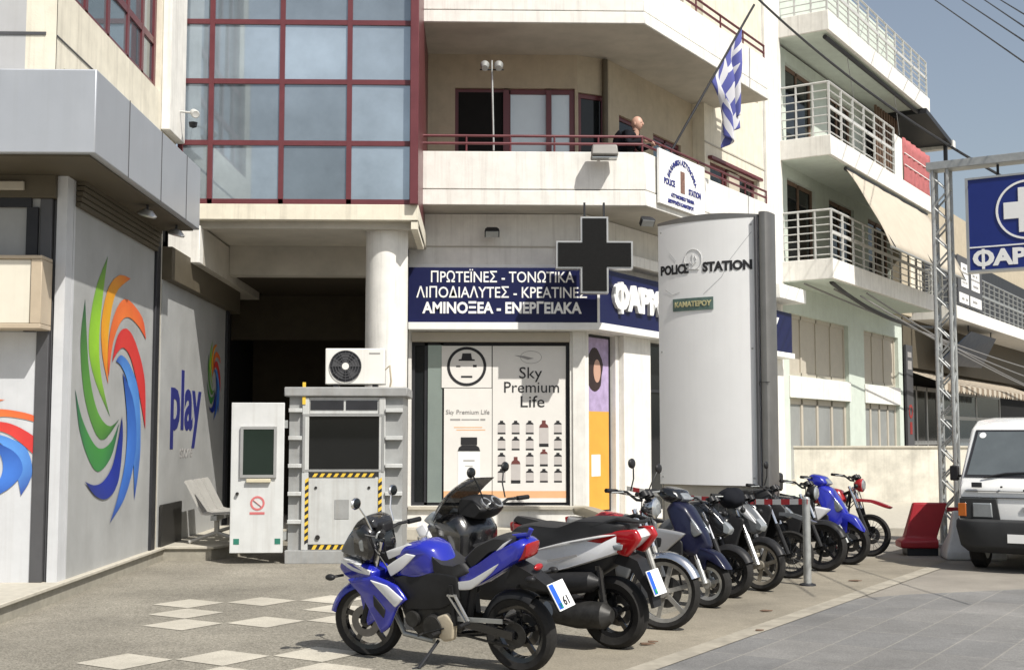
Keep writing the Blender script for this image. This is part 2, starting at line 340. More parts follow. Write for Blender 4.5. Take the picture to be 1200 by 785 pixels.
for i, j in ((0, 0), (-1, 1), (-2, 2), (1, 1), (-1, 3), (-5, 4), (-4, 5), (-3, 6), (2, 2), (1, 3), (0, 4), (-5, 6), (-6, 5), (-4, 7), (-6, 7), (2, 3.9)):
    c = t0 + SD * (i * .485) + SNN * (j * .485)
    m.poly([c + SD * (dx * a / 2) + SNN * (dy * a / 2) + V((0, 0, .008)) for dx, dy in ((-1, -1), (-1, 1), (1, 1), (1, -1))])
tag(m.build('pale_tiles', g_tile), kind='structure')
m = MB(); m.plan([(-12, -3), (-4.09, -3), (-4.07, 16.45), (-3.45, 16.45), (-3.0, 17.4), (-2.9, 23), (-12, 23)], 0, .15); tag(m.build('raised_pavement', m_tileface), kind='structure')
m = MB(); m.plan([(-12, -3), (-4.05, -3), (-4.03, 16.42), (-3.42, 16.42), (-2.97, 17.4), (-2.87, 23), (-12, 23)], .15, .185); tag(m.build('pavement_slab', m_stone, bev=.006), kind='structure')
# ------------------------------------------------------------------ building A: the shop on the left
XA = -4.1
FA = Fr((XA, 0), R(90)); FAF = Fr((0, 12.45), 0)
A = thing('corner_shop_building', 'cream and grey building on the left with a grey metal canopy over painted shutters', 'building', (-6, 14, 0))
wall(FA, 12.665, 12.72, .185, 4.19, .3, [], 'corner_pilaster', m_panelw, W=A)
wall(FA, 12.721, 15.82, .185, 4.19, .2, [], 'shutter_panel', m_panel, W=A)
MB().fbox(FA, 15.82, 16.02, -.2, .035, .185, 4.3).build('dark_post', m_dark, W=A, bev=.01)
MB().fbox(FA, 16.021, 16.24, -.2, -.01, .185, 4.3).build('wall_jamb', m_stone, W=A)
pw = wall(FA, 16.241, 20.3, .185, 3.62, .2, [], 'play_wall', m_panel, W=A)
for r in (dict(z0=3.62, z1=4.05, n1=.12),):
    MB().fbox(FA, 16.25, 20.9, -.3, r['n1'], r['z0'], r['z1']).build('shutter_box', m_brownbox, W=A, bev=.01)
MB().fbox(FA, 20.3, 20.5, -.2, .04, .185, 4.0).build('dark_post', m_dark, W=A)
m = MB()
for i in range(5): m.fbox(FA, 12.7, 15.8, .004, .05 + .012 * i, 3.92 + i * .055, 3.965 + i * .055)
m.build('louvre', m_brownbox, W=A)
# front face
wall(FAF, -12, -4.36, .185, 2.62, .2, [], 'shutter_panel', m_panelw, W=A)
wall(FAF, -12, -4.36, 2.62, 3.95, .25, [], 'upper_panel', m_panel, W=A)
MB().fbox(FAF, -4.36, -4.24, -.2, .02, .185, 3.95).fbox(FAF, -4.238, -4.2, -.2, -.03, .185, 3.95).build('dark_post', m_anth, W=A, bev=.006)
MB().fbox(FAF, -12, -4.44, .004, .05, 3.86, 3.95).fbox(FAF, -4.48, -4.37, .004, .05, 2.62, 3.858).build('panel_frame', m_dark, W=A)
MB().fbox(FAF, -12, -4.2, -.25, .06, 3.951, 4.185).build('shutter_box', m_brownbox, W=A, bev=.01)
MB().fbox(FAF, -12, -4.5, .061, .1, 4.02, 4.11).build('shutter_box_rail', m_shutb, W=A, bev=.01)
MB().fbox(FAF, -4.2, -4.1, -.2, -.002, .185, 4.19).build('corner_strip', m_panelw, W=A)
# canopy
m = MB().box(-12, -3.55, 11.5, 15.85, 4.2, 4.99); m.build('canopy', m_canopy, W=A, bev=.012)
m = MB()
for x in (-4.45, -5.55, -6.6): m.box(x - .006, x + .006, 11.492, 11.499, 4.2, 4.99)
for y in (12.6, 13.9, 15.1): m.box(-3.549, -3.543, y - .005, y + .005, 4.2, 4.99)
m.build('canopy_seam', m_anth, W=A)
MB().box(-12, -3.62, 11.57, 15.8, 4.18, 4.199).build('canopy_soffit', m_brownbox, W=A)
# upper storeys
FU = Fr((-4.2, 0), R(90)); FUF = Fr((0, 12.28), 0)
wall(FU, 12.28, 17.2, 4.99, 6.1, .3, [], 'parapet', m_cream, W=A)
MB().fbox(FU, 12.281, 17.2, .001, .012, 5.55, 5.562).build('parapet_groove', m_anth, W=A)
wall(FU, 12.28, 17.2, 6.1, 12, .3, [(12.75, 16.28, 6.1, 9.4)], 'upper_wall', m_cream, W=A)
wall(FUF, -12, -4.5, 5.2, 12, .3, [], 'end_wall', m_greyfront, W=A)
MB().fbox(FUF, -4.5, -4.2, -.02, -.001, 5.2, 12).build('corner_strip', m_white, W=A)
MB().fbox(FUF, -12, -4.3, .001, .012, 5.56, 5.59).build('wall_groove', m_anth, W=A)
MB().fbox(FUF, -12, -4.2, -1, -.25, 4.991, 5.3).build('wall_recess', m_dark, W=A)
window(FU, 12.76, 16.27, 6.11, 9.39, -.06, m_red, m_glass, us=(13.4, 14.2, 15.0, 15.65), zs=(6.75, 7.55), fw=.09, W=A)
MB().fbox(FU, 16.36, 17.2, .001, .12, 5.62, 12).build('white_pilaster', m_white, W=A, bev=.01)
MB().box(-4.3, -3.86, 17.27, 17.5, 3.98, 4.5).build('beam_end', m_white, W=A, bev=.01)
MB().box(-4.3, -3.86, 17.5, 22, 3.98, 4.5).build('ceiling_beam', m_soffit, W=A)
MB().box(-12, -4.4, 12.75, 30, .2, 4.9).build('core', m_black, W=A)
MB().box(-12, -4.55, 12.6, 17.2, 5.3, 11.8).build('core', m_black, W=A)
# cream sign box on the front
s = thing('blank_sign_box', 'cream blank sign box fixed across the front of the grey shop panels', 'sign', (-6, 12.3, 2.66))
MB().fbox(FAF, -9, -4.33, .03, .3, 2.68, 3.30).build('face', M('sign_cream', (.66, .62, .52), .5, var=.05, streak=.12), W=s, bev=.008)
MB().fbox(FAF, -9.02, -4.22, .02, .32, 2.63, 2.676).fbox(FAF, -9.02, -4.22, .02, .32, 3.304, 3.34).fbox(FAF, -4.325, -4.22, .02, .32, 2.678, 3.302).build('frame', M('sign_frame_brown', (.45, .37, .27), .5, var=.1), W=s, bev=.006)
# swirl logos
SWP = {
'lime': [[(-0.27, 1.49), (-0.7, 1.04), (-0.87, 0.51), (-0.66, 0.14), (-0.04, -0.28)], [(-0.4, 0.15), (-0.51, 0.54), (-0.42, 1.03)]],
'green': [[(-1.03, 0.93), (-1.14, 0.46), (-0.97, -0.07), (-0.57, -0.45), (-0.2, -0.52), (0.32, -0.3)], [(-0.08, -0.38), (-0.52, -0.21), (-0.84, 0.21)]],
'dgreen': [[(-1.28, -0.01), (-1.1, -0.42), (-0.76, -0.74), (-0.4, -0.87), (0.06, -0.7), (0.32, -0.34)], [(-0.02, -0.57), (-0.49, -0.61), (-0.99, -0.34)]],
'yellow': [[(0.63, 1.35), (0.17, 1.33), (-0.24, 1.13), (-0.45, 0.75), (-0.39, 0.39), (-0.15, 0.08)], [(-0.2, 0.36), (-0.15, 0.77), (0.07, 1.12)]],
'orange': [[(1.37, 0.69), (1.18, 0.94), (0.57, 1.09), (0.2, 1.01), (-0.09, 0.74), (-0.2, 0.4), (-0.14, 0.16)], [(-0.02, 0.53), (0.26, 0.8), (0.59, 0.89), (1.03, 0.82)]],
'red': [[(1.43, -0.41), (1.35, 0.19), (0.93, 0.6), (0.52, 0.75), (0.16, 0.64), (-0.03, 0.33)], [(0.18, 0.46), (0.42, 0.52), (0.74, 0.4), (1.13, 0.0)]],
'sky': [[(1.01, -1.25), (1.22, -0.67), (1.1, 0.0), (0.72, 0.32), (0.33, 0.43), (0.11, 0.35)], [(0.34, 0.3), (0.61, 0.12), (0.85, -0.32), (0.94, -0.8)]],
'blue': [[(0.03, -1.45), (0.66, -1.15), (1.02, -0.62), (0.88, -0.1), (0.39, 0.24)], [(0.61, -0.28), (0.59, -0.75), (0.33, -1.16)]],
'navy': [[(-0.9, -0.96), (-0.51, -1.13), (-0.06, -1.17), (0.32, -0.99), (0.45, -0.53), (0.4, -0.26)], [(0.28, -0.53), (0.07, -0.82), (-0.26, -0.98), (-0.58, -1.01)]]}
def catmull(P, n=8):
    out = []
    Q = [P[0]] + P + [P[-1]]
    for i in range(1, len(Q) - 2):
        p0, p1, p2, p3 = Q[i - 1:i + 3]
        for k in range(n):
            t = k / n
            out.append(tuple(.5 * (2 * p1[j] + (p2[j] - p0[j]) * t + (2 * p0[j] - 5 * p1[j] + 4 * p2[j] - p3[j]) * t * t + (3 * p1[j] - p0[j] - 3 * p2[j] + p3[j]) * t ** 3) for j in range(2)))
    return out + [P[-1]]
def swirl(fr, u, n, z, k, kz, W, keep=None):
    for ki, (key, (a_, b_)) in enumerate(SWP.items()):
        A_ = catmull(a_); B_ = catmull([a_[-1]] + b_ + [a_[0]])
        N = 30
        def rs(P): return [P[round(i * (len(P) - 1) / N)] for i in range(N + 1)]
        A_ = rs(A_); B_ = rs(B_)[::-1]
        m = MB(); ly = m.bm.verts.layers.float.new('fade'); f = lambda p, e: fr(u + p[0] * k, n + e + ki * .0012, z + p[1] * kz)
        va = [m.bm.verts.new(f(p, .003)) for p in A_]; vb = [m.bm.verts.new(f(p, .003)) for p in B_]
        for i in range(N + 1): va[i][ly] = (1 - abs(2 * i / N - 1) ** 2) * .75; vb[i][ly] = 1 - abs(2 * i / N - 1) ** 2
        for i in range(N): m.bm.faces.new((va[i], va[i + 1], vb[i + 1], vb[i]))
        bmesh.ops.remove_doubles(m.bm, verts=m.bm.verts, dist=1e-4)
        m.build('swirl_emblem', SW[key], W=W)
swirl(FA, 14.11, 0, 2.09, 1, 1, A)
swirl(FAF, -4.95, 0, 1.47, .48, .36, A)
text('play', 1.12, m_inkb, FA, 17.68, 0, 2.05, W=A, bold=.03, sx=1.02)
text('store', .27, m_inkg, FA, 17.75, 0, 1.38, W=A, sx=1.3)
swirl(FA, 19.45, 0, 2.45, .36, .42, A)
# lamps and camera on the left building
def floodlight(label, cat, p, d, size=(.22, .12, .14), body=m_dark, group=None):
    """p: fixing point, d: outward unit vector"""
    o = thing('floodlight', label, cat, p, group=group); d = V(d); sdir = d.cross(V((0, 0, 1))).normalized(); p = V(p)
    q = p + d * .22 + V((0, 0, -.02))
    MB().tube([p, p + d * .12 + V((0, 0, .05)), q], .014, 8).build('bracket', m_dark, W=o)
    w_, h_, dp = size
    c = q; f = (d + V((0, 0, -.9))).normalized(); u = sdir.cross(f).normalized()
    m = MB(); 
    def rect(k, e): return [c + f * e + sdir * (sx * w_ / 2 * k) + u * (sz * h_ / 2 * k) for sx, sz in ((-1, -1), (1, -1), (1, 1), (-1, 1))]
    m.loft([rect(.7, -dp / 2), rect(1, 0), rect(1.08, dp / 2)]); m.build('housing', body, W=o, bev=.006)
    m = MB(); m.prism(rect(.92, dp / 2 + .002), f * .01); m.build('lens', m_lens, W=o)
    return o
def spot(label, p):
    o = thing('canopy_spotlight', label, 'spotlight', p, group=None); p = V(p)
    MB().cyl(p, p - V((0, 0, .06)), .012).build('stem', m_dark, W=o)
    MB().lathe([(0, .05), (.05, .045), (.11, -.01), (.10, -.03), (0, -.02)], p - V((0, 0, .1)), V((.3, -.2, 1)), 20).build('reflector', m_alu, W=o)
spot('small round spotlight under the canopy, nearer the street corner', (-3.72, 14.0, 4.18))
spot('small round spotlight under the far end of the grey canopy', (-3.72, 15.35, 4.18))
# ------------------------------------------------------------------ building B: police station and pharmacy
FB = Fr((0, 20.0), 0); FS = Fr((1.72, 20.0), R(90) - SA)
B = thing('police_station_building', 'white corner building with balconies and a red framed glass bay above the pharmacy', 'building', (1, 21, 0))
# ground floor pharmacy wall
wall(FB, -1.13, 1.72, 0, 5.16, .3, [(-1.08, 1.45, .5, 3.25)], 'shop_wall', m_white, W=B)
wall(FS, .0, 8.9, 0, 5.16, .3, [(.06, .98, .35, 3.25), (2.1, 7.9, .3, 3.25)], 'shop_wall', m_white, W=B)
MB().fbox(FB, -1.12, 1.74, .004, .06, .44, .5).build('window_sill', m_stone, W=B, bev=.008)
MB().plan([(-1.15, 19.55), (1.95, 19.55), FS(8, .45, 0)[:2], FS(8, 0, 0)[:2], (1.72, 19.999), (-1.15, 19.999)], 0, .17).build('entrance_step', m_stone, W=B, bev=.01)
MB().fbox(FB, -1.08, 1.45, -.2, .04, 3.1, 3.249).build('shutter_box', m_shutb, W=B, bev=.01)
window(FB, -1.08, 1.45, .5, 3.1, -.12, m_dark, m_glassd, us=(-.85, -.6), fw=.05, W=B)
MB().fbox(FB, -.82, -.59, -.115, -.10, .55, 3.05).build('sliding_door', m_glassg, W=B)
window(FS, 2.1, 7.9, .3, 3.25, -.12, m_dark, m_glassd, us=(3.3, 4.5, 5.7, 6.9), zs=(2.4,), fw=.05, W=B)
MB().fbox(FS, 1.1, 2.1, .001, .1, .17, 3.27).build('shop_pilaster', m_white, W=B, bev=.008)
MB().fbox(FB, 1.49, 1.70, .001, .03, .5, 3.27).build('shop_pilaster', m_white, W=B, bev=.008)
MB().box(-1.13, 1.8, 20.9, 21, .2, 5).build('core', m_black, W=B)
MB().fbox(FB, -1.13, 1.74, .001, .02, 4.62, 4.64).build('wall_groove', m_soffit, W=B)
MB().fbox(FB, -1.13, 1.75, .001, .05, 4.28, 4.34).build('wall_groove', m_trim, W=B)
# passage
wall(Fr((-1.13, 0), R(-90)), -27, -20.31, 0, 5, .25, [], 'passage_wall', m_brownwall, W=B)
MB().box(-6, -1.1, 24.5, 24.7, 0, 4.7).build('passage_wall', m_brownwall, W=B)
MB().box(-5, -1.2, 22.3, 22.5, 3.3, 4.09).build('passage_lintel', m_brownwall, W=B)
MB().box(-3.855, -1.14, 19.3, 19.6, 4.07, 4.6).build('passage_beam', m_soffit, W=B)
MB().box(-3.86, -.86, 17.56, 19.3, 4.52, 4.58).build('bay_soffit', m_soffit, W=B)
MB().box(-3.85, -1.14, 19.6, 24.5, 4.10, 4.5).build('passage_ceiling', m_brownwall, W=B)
MB().lathe([(.30, 0), (.30, 4.52)], (-1.32, 17.82, 0), n=40).build('round_column', m_white, W=B)
# glass bay
FG = Fr((0, 17.25), 0)
MB().box(-4.19, -.85, 17.25, 20, 4.58, 4.80).build('bay_slab', m_cream, W=B, bev=.008)
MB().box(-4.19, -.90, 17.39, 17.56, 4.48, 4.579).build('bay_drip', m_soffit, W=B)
zs = [5.66, 6.53, 7.38, 8.24, 9.05]
window(FG, -4.19, -.885, 4.801, 10, 0, m_red, m_glassb, us=(-3.74, -2.76, -1.82), zs=zs, fw=.07, dp=.1, W=B)
MB().box(-.97, -.85, 17.15, 17.25, 4.79, 10).build('bay_corner_post', m_red, W=B, bev=.01)
wall(Fr((-.88, 0), R(90)), 17.251, 21, 4.80, 10, .06, [], 'bay_side', m_red, W=B)
MB().box(-4.1, -1.0, 17.5, 20.9, 4.9, 10).build('core', m_black, W=B)
MB().box(-.95, -.86, 17.27, 19.2, 4.46, 4.57).build('bay_side_trim', m_cream, W=B)
# balconies: outline runs along the front then along the street
t1 = FS(5.25, 1.13, 0)
OUT = [(-.9, 19.3), (2.60, 19.3), (t1.x, t1.y)]
def offs(d):                                          # outline moved inwards by d
    k = d * math.tan(R(56 / 2) * 1) ; a_ = OUT[1]
    q = V((a_[0], a_[1], 0)) + V((0, d, 0)); inter = V((2.60, 19.3, 0)) + (V((0, 1, 0)) * d + V((-1, 0, 0)) * d * math.tan(R(28)))
    e = t1 - SNN * d
    return [(-.9, 19.3 + d), (inter.x, inter.y), (e.x, e.y)]
def band(d0, d1, z0, z1, mb):
    a_ = offs(d0); b_ = offs(d1)
    for i in range(2): mb.plan([a_[i], a_[i + 1], b_[i + 1], b_[i]], z0, z1)
    return mb
def slab(z0, z1, mb, d=0):
    o_ = offs(d); e = FS(5.25, -.3, 0)
    return mb.plan([o_[0], o_[1], o_[2], (e.x, e.y), (1.72, 21.3), (-.9, 21.3)], z0, z1)
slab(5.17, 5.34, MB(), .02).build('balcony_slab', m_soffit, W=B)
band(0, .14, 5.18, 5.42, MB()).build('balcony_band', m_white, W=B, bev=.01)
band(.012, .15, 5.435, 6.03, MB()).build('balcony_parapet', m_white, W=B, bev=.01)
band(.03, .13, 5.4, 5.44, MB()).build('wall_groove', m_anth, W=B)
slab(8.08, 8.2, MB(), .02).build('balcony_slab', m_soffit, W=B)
band(0, .14, 8.09, 8.28, MB()).build('balcony_band', m_white, W=B, bev=.01)
band(.012, .15, 8.295, 8.88, MB()).build('balcony_parapet', m_white, W=B, bev=.01)
band(.03, .13, 8.27, 8.30, MB()).build('wall_groove', m_anth, W=B)
for base, zz in ((6.03, (6.17, 6.29)), (8.88, (9.02, 9.16))):
    m = MB(); o_ = offs(.08)
    for z in zz: m.tube([(p[0], p[1], z) for p in o_], .022, 8)
    for i in range(2):
        for k in range(5 if i == 0 else 6):
            t = k / 5; x = o_[i][0] + (o_[i + 1][0] - o_[i][0]) * t; y = o_[i][1] + (o_[i + 1][1] - o_[i][1]) * t
            m.cyl((x, y, base - .02), (x, y, zz[1]), .016, n=8)
    m.build('balcony_rail', m_red, W=B)
# upper recessed walls
FB2 = Fr((0, 20.95), 0)
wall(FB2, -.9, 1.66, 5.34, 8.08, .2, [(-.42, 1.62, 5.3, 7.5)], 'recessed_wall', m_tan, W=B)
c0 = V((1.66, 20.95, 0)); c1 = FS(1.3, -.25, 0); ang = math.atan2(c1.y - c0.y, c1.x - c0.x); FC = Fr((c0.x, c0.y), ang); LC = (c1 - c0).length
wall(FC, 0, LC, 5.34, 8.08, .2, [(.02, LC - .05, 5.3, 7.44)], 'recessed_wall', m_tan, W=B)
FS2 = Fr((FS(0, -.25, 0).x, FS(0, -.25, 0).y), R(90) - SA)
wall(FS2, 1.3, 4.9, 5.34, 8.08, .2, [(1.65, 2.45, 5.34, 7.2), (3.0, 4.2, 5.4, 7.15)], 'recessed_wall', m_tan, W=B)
wd = window(FB2, -.42, 1.62, 5.3, 7.5, -.06, m_red, m_frost, us=(.48, 1.18), fw=.09, W=B)
MB().fbox(FB2, -.36, .40, -.058, -.028, 5.36, 7.43).build('doorway_dark_sheet', m_black, W=B)  # black slab painted in for the unlit room behind the doorway
MB().fbox(FB2, .40, .50, -.055, .03, 5.31, 7.46).fbox(FB2, 1.13, 1.22, -.055, .03, 5.31, 7.46).build('sash_post', m_red, W=B)
window(FC, .02, LC - .05, 5.3, 7.44, -.05, m_red, m_glassd, fw=.08, W=B)
window(FS2, 1.65, 2.45, 5.34, 7.2, -.05, m_red, m_glassd, fw=.07, W=B)
window(FS2, 3.0, 4.2, 5.4, 7.15, -.05, m_red, m_glass, us=(3.6,), fw=.07, W=B)
MB().cyl((2.15, 21.1, 5.24), (2.15, 21.1, 8.05), .05).build('drain_pipe', m_brownbox, W=B)
wall(FS, 4.75, 8.85, 5.16, 13, .3, [(5.0, 7.5, 5.9, 7.0), (5.0, 7.6, 8.7, 9.7), (5.0, 7.6, 11.4, 12.4)], 'upper_wall', m_cream, W=B)
wall(FS, 7.85, 8.84, 4.95, 13, .05, [], 'end_pilaster', m_white, W=B).location = (0, 0, 0)
MB().fbox(FS, 7.9, 8.86, .001, .06, 4.9, 13).build('end_pilaster', m_white, W=B, bev=.01)
MB().fbox(FS, 4.75, 7.9, .001, .014, 7.3, 7.33).build('wall_groove', m_soffit, W=B)
for z0, z1 in ((5.9, 7.0), (8.7, 9.7)):
    window(FS, 5.0, 7.5, z0, z1, -.08, m_red, m_glassd, us=(6.0, 6.55), fw=.08, W=B)
    MB().fbox(FS, 6.0, 6.55, -.075, -.02, z0 + .06, z1 - .06).build('blind', m_canvas, W=B)
MB().fbox(FS, 4.9, 7.6, .001, .09, 7.0, 7.06).build('lintel', m_red, W=B)
wall(FB2, -.9, 1.66, 8.2, 12, .2, [], 'recessed_wall', m_tan, W=B)
wall(FS2, .3, 4.9, 8.2, 12, .2, [(2.4, 4.4, 8.9, 10.4)], 'recessed_wall', m_cream, W=B)
window(FS2, 2.4, 4.4, 8.9, 10.4, -.05, m_red, m_glassd, us=(3.4,), fw=.08, W=B)
pts = [(-4.8, 21.2), (1.4, 21.2), FS(4.7, -.6, 0)[:2], FS(8.8, -.35, 0)[:2], FS(8.8, -6, 0)[:2], (-4.8, 27)]
MB().plan(pts, 5.2, 12.9).build('core', m_black, W=B)
MB().plan([(1.2, 21.5), FS(1.2, -.7, 0)[:2], FS(8.8, -.7, 0)[:2], FS(8.8, -5, 0)[:2]], 0, 5.0).build('core', m_black, W=B)
MB().fbox(FS, 7.4, 9.0, .001, .5, 4.48, 4.78).build('street_canopy_edge', m_trim, W=B, bev=.01)
MB().fbox(FS, .05, 7.4, .001, .32, 4.42, 4.6).build('shop_fascia', m_white, W=B, bev=.01)
# pharmacy sign
s = thing('pharmacy_fascia_sign', 'long navy sign with white Greek lettering wrapping the pharmacy corner', 'sign', (1.9, 19.8, 3.3))
q = FS(0, .25, 0); qc = (1.91, 19.75)
e1 = FS(8.75, .25, 0); e0 = FS(8.75, .004, 0)
MB().plan([(-1.12, 19.75), qc, (1.72, 19.996), (-1.12, 19.996)], 3.39, 4.26).build('front_panel', m_navy, W=s)
MB().plan([qc, (e1.x, e1.y), (e0.x, e0.y), (1.725, 19.998)], 3.39, 4.26).build('street_panel', m_navy, W=s)
MB().plan([(-1.12, 19.70), (1.93, 19.70), FS(8.78, .30, 0)[:2], (e0.x, e0.y), (1.725, 19.996), (-1.12, 19.996)], 3.27, 3.385).build('white_edge', m_trim, W=s, bev=.006)
FP = Fr((0, 19.75), 0)
MB().box(1.87, 1.91, 19.735, 19.749, 3.39, 4.26).build('corner_strip', m_trim, W=s)
for i, (tx, bd) in enumerate((('ΠΡΩΤΕΪΝΕΣ - ΤΟΝΩΤΙΚΑ', 0), ('ΛΙΠΟΔΙΑΛΥΤΕΣ - ΚΡΕΑΤΙΝΕΣ', 0), ('ΑΜΙΝΟΞΕΑ - ΕΝΕΡΓΕΙΑΚΑ', .006))):
    text(tx, .245, m_signw, FP, .36, .003, 4.10 - i * .245, W=s, bold=bd + .002, sx=[.82, .84, .88][i])
FPS = Fr((q.x, q.y), R(90) - SA)
text('OΑΡΜΑΚΕΙΟ  PHARMACY', .56, m_signw, FPS, .30, .05, 3.84, W=s, bold=.03, ext=.05, align='LEFT', sx=1.14)
MB().fbox(FPS, .52, .60, .004, .112, 3.58, 4.1).build('lettering', m_signw, W=s)
# green cross sign, unlit
s = thing('pharmacy_cross_sign', 'large unlit black pharmacy cross with a white outline hanging over the corner', 'sign', (1.75, 19.1, 3.7))
def cross(y0, y1, k, mb):
    a_ = .185 * 1; L = .56
    p = [(-a_, -L), (a_, -L), (a_, -a_), (L, -a_), (L, a_), (a_, a_), (a_, L), (-a_, L), (-a_, a_), (-L, a_), (-L, -a_), (-a_, -a_)]
    def g(v): return v + math.copysign(k, v)
    return mb.prism([(1.76 + g(x), y0, 4.36 + g(z)) for x, z in p], (0, y1 - y0, 0))
cross(18.98, 19.2, .028, MB()).build('white_rim', m_alu, W=s)
cross(18.965, 18.985, 0, MB()).build('panel', M('led_panel', (.010, .010, .010), .6, var=.3, scale=40, spec=.12), W=s)
for x in (1.6, 1.9): MB().box(x, x + .03, 19.05, 19.1, 4.9, 5.18).build('bracket', m_dark, W=s)
# wall lamps
floodlight('small black floodlight on the wall above the pharmacy sign, left of the cross', 'floodlight', (.2, 20.0, 4.86), (0, -1, 0))
floodlight('dark floodlight under the balcony corner, right of the cross', 'floodlight', (2.55, 19.62, 4.98), (.3, -1, 0))
o = thing('parapet_floodlight', 'big grey floodlight on an arm over the white balcony edge', 'floodlight', (1.9, 19.3, 5.9))
MB().tube([(1.97, 19.38, 6.03), (1.97, 19.3, 6.09), (1.95, 19.15, 6.06)], .02, 8).build('arm', m_dark, W=o)
m = MB(); m.loft([[(1.72, 18.98, 5.92), (2.14, 18.98, 5.92), (2.14, 19.2, 5.86), (1.72, 19.2, 5.86)], [(1.74, 19.0, 6.08), (2.12, 19.0, 6.08), (2.12, 19.2, 6.06), (1.74, 19.2, 6.06)]]); m.build('housing', M('lamp_grey', (.28, .27, .25), .5, .2, var=.1), W=o, bev=.02)
MB().box(1.735, 2.125, 18.992, 19.14, 5.87, 5.885).build('lens', m_lens, W=o)
# two headed lamp pole on balcony
o = thing('balcony_lamp_pole', 'thin white pole with two spotlights standing on the police station balcony', 'lamp', (.22, 19.55, 5.24))
MB().tube([(.22, 19.55, 5.24), (.22, 19.55, 6.2), (.19, 19.55, 7.55)], .016, 8).build('pole', m_steel, W=o)
MB().tube([(.0, 19.55, 7.4), (.38, 19.55, 7.4)], .012, 6).build('crossbar', m_dark, W=o)
for x in (.08, .3):
    MB().lathe([(0, .09), (.05, .085), (.075, -.06), (.065, -.07), (0, -.06)], (x, 19.5, 7.44), (0, -.4, -.3), 16).build('spotlight', m_steel, W=o)
# police board on the balcony
FO = Fr((FS(0, 1.14, 0).x, FS(0, 1.14, 0).y), R(90) - SA)
s = thing('police_board', 'white police station board with blue lettering and an emblem on the balcony corner', 'sign', tuple(FO(1.1, .02, 5.26)))
MB().fbox(FO, .26, 2.02, .005, .05, 5.28, 6.16).build('board', m_signw, W=s, bev=.004)
MB().fbox(FO, 1.04, 1.2, .052, .056, 5.56, 5.92).build('emblem', M('emblem_brown', (.22, .12, .09), .6, var=.6, scale=18), W=s)
text('ΕΛΛΗΝΙΚΗ ΑΣΤΥΝΟΜΙΑ', .12, m_inkb, FO, 1.11, .053, 6.06, W=s, bold=.005, arc=.66, sx=.95)
text('POLICE', .14, m_inkb, FO, .62, .053, 5.66, W=s, bold=.005, sx=.9); text('STATION', .14, m_inkb, FO, 1.6, .053, 5.62, W=s, bold=.005, sx=.85)
text('ΑΣΤΥΝΟΜΙΚΟ ΤΜΗΜΑ', .085, m_inkb, FO, 1.12, .053, 5.47, W=s, bold=.004); text('ΔΙΕΥΘΥΝΣΗ ΚΑΜΑΤΕΡΟΥ', .085, m_inkb, FO, 1.05, .053, 5.36, W=s, bold=.004)
# ------------------------------------------------------------------ posters in the pharmacy window
def poster(name, label, fr, u0, u1, z0, z1, n, mat):
    o = thing(name, label, 'poster', tuple(fr((u0 + u1) / 2, n, z0)))
    MB().fbox(fr, u0, u1, n, n + .012, z0, z1).build('sheet', mat, W=o); return o
FW = Fr((0, 20.0), 0)
pn = -.10
p1 = poster('window_poster', 'tall white poster with rows of small supplement bottles on the pharmacy window', FW, .215, 1.39, .55, 3.04, pn, m_paper)
text('Sky', .26, m_ink, FW, .82, pn + .014, 2.60, W=p1, sx=1.05); text('Premium', .25, m_ink, FW, .84, pn + .014, 2.37, W=p1, sx=1.0); text('Life', .26, m_ink, FW, .85, pn + .014, 2.14, W=p1, sx=1.1)
m = MB()
for k in range(26):
    t = 2 * math.pi * k / 25; m.beam(FW(.83 + .17 * math.cos(t), pn + .014, 2.86 + .1 * math.sin(t)), FW(.83 + .17 * math.cos(t + .25), pn + .014, 2.86 + .1 * math.sin(t + .25)), .006, .006) if k < 25 else None
m.prism([FW(.56, pn + .013, 2.89), FW(.78, pn + .013, 2.82), FW(.88, pn + .013, 2.84), FW(.72, pn + .013, 2.88)], (0, -.003, 0)); m.build('bird_emblem', m_inkg, W=p1)
mk = MB(); mw = MB(); mb_ = MB()
def bottle(u, z, w_, h_, big=False):
    mw.fbox(FW, u - w_ / 2, u + w_ / 2, pn + .0125, pn + .0145, z + h_ * .12, z + h_ * .72); mk.fbox(FW, u - w_ / 2, u + w_ / 2, pn + .0125, pn + .015, z, z + h_ * .12)
    t = mb_ if big else mk
    t.prism([FW(u + w_ * x, pn + .013, z + h_ * y) for x, y in ((-.5, .72), (.5, .72), (.42, .82), (.2, .88), (.2, 1), (-.2, 1), (-.2, .88), (-.42, .82))], (0, -.003, 0))
for i in range(5):
    for j in range(4):
        u = .36 + i * .225; z = 1.63 - j * .255
        if (i, j) in ((3, 0),): bottle(u, z - .2, .15, .42, True)
        elif (i, j) in ((1, 2),): bottle(u, z - .27, .15, .42, True)
        elif (i, j) in ((3, 1), (1, 3)): continue
        else: bottle(u, z, .125, .215 if (i, j) != (3, 2) else .27, (i, j) == (3, 2))
mw.build('bottle_label_print', m_label, W=p1); mk.build('bottle_cap_print', m_ink, W=p1); mb_.build('tall_bottle_print', m_bottle, W=p1)
MB().fbox(FW, .215, 1.39, pn + .0125, pn + .014, .62, .73).build('orange_band', m_peach, W=p1)
p2 = poster('window_poster', 'white poster with one big black capped jar on the left of the pharmacy window', FW, -.56, .205, .55, 2.36, pn + .002, m_paper)
text('Sky Premium Life', .1, m_inkg, FW, -.18, pn + .017, 1.98, W=p2); MB().fbox(FW, -.46, -.30, pn + .0145, pn + .016, 1.845, 1.875).fbox(FW, -.28, .0, pn + .0145, pn + .016, 1.85, 1.87).fbox(FW, .02, .1, pn + .0145, pn + .016, 1.845, 1.875).build('small_print', m_inkg, W=p2)
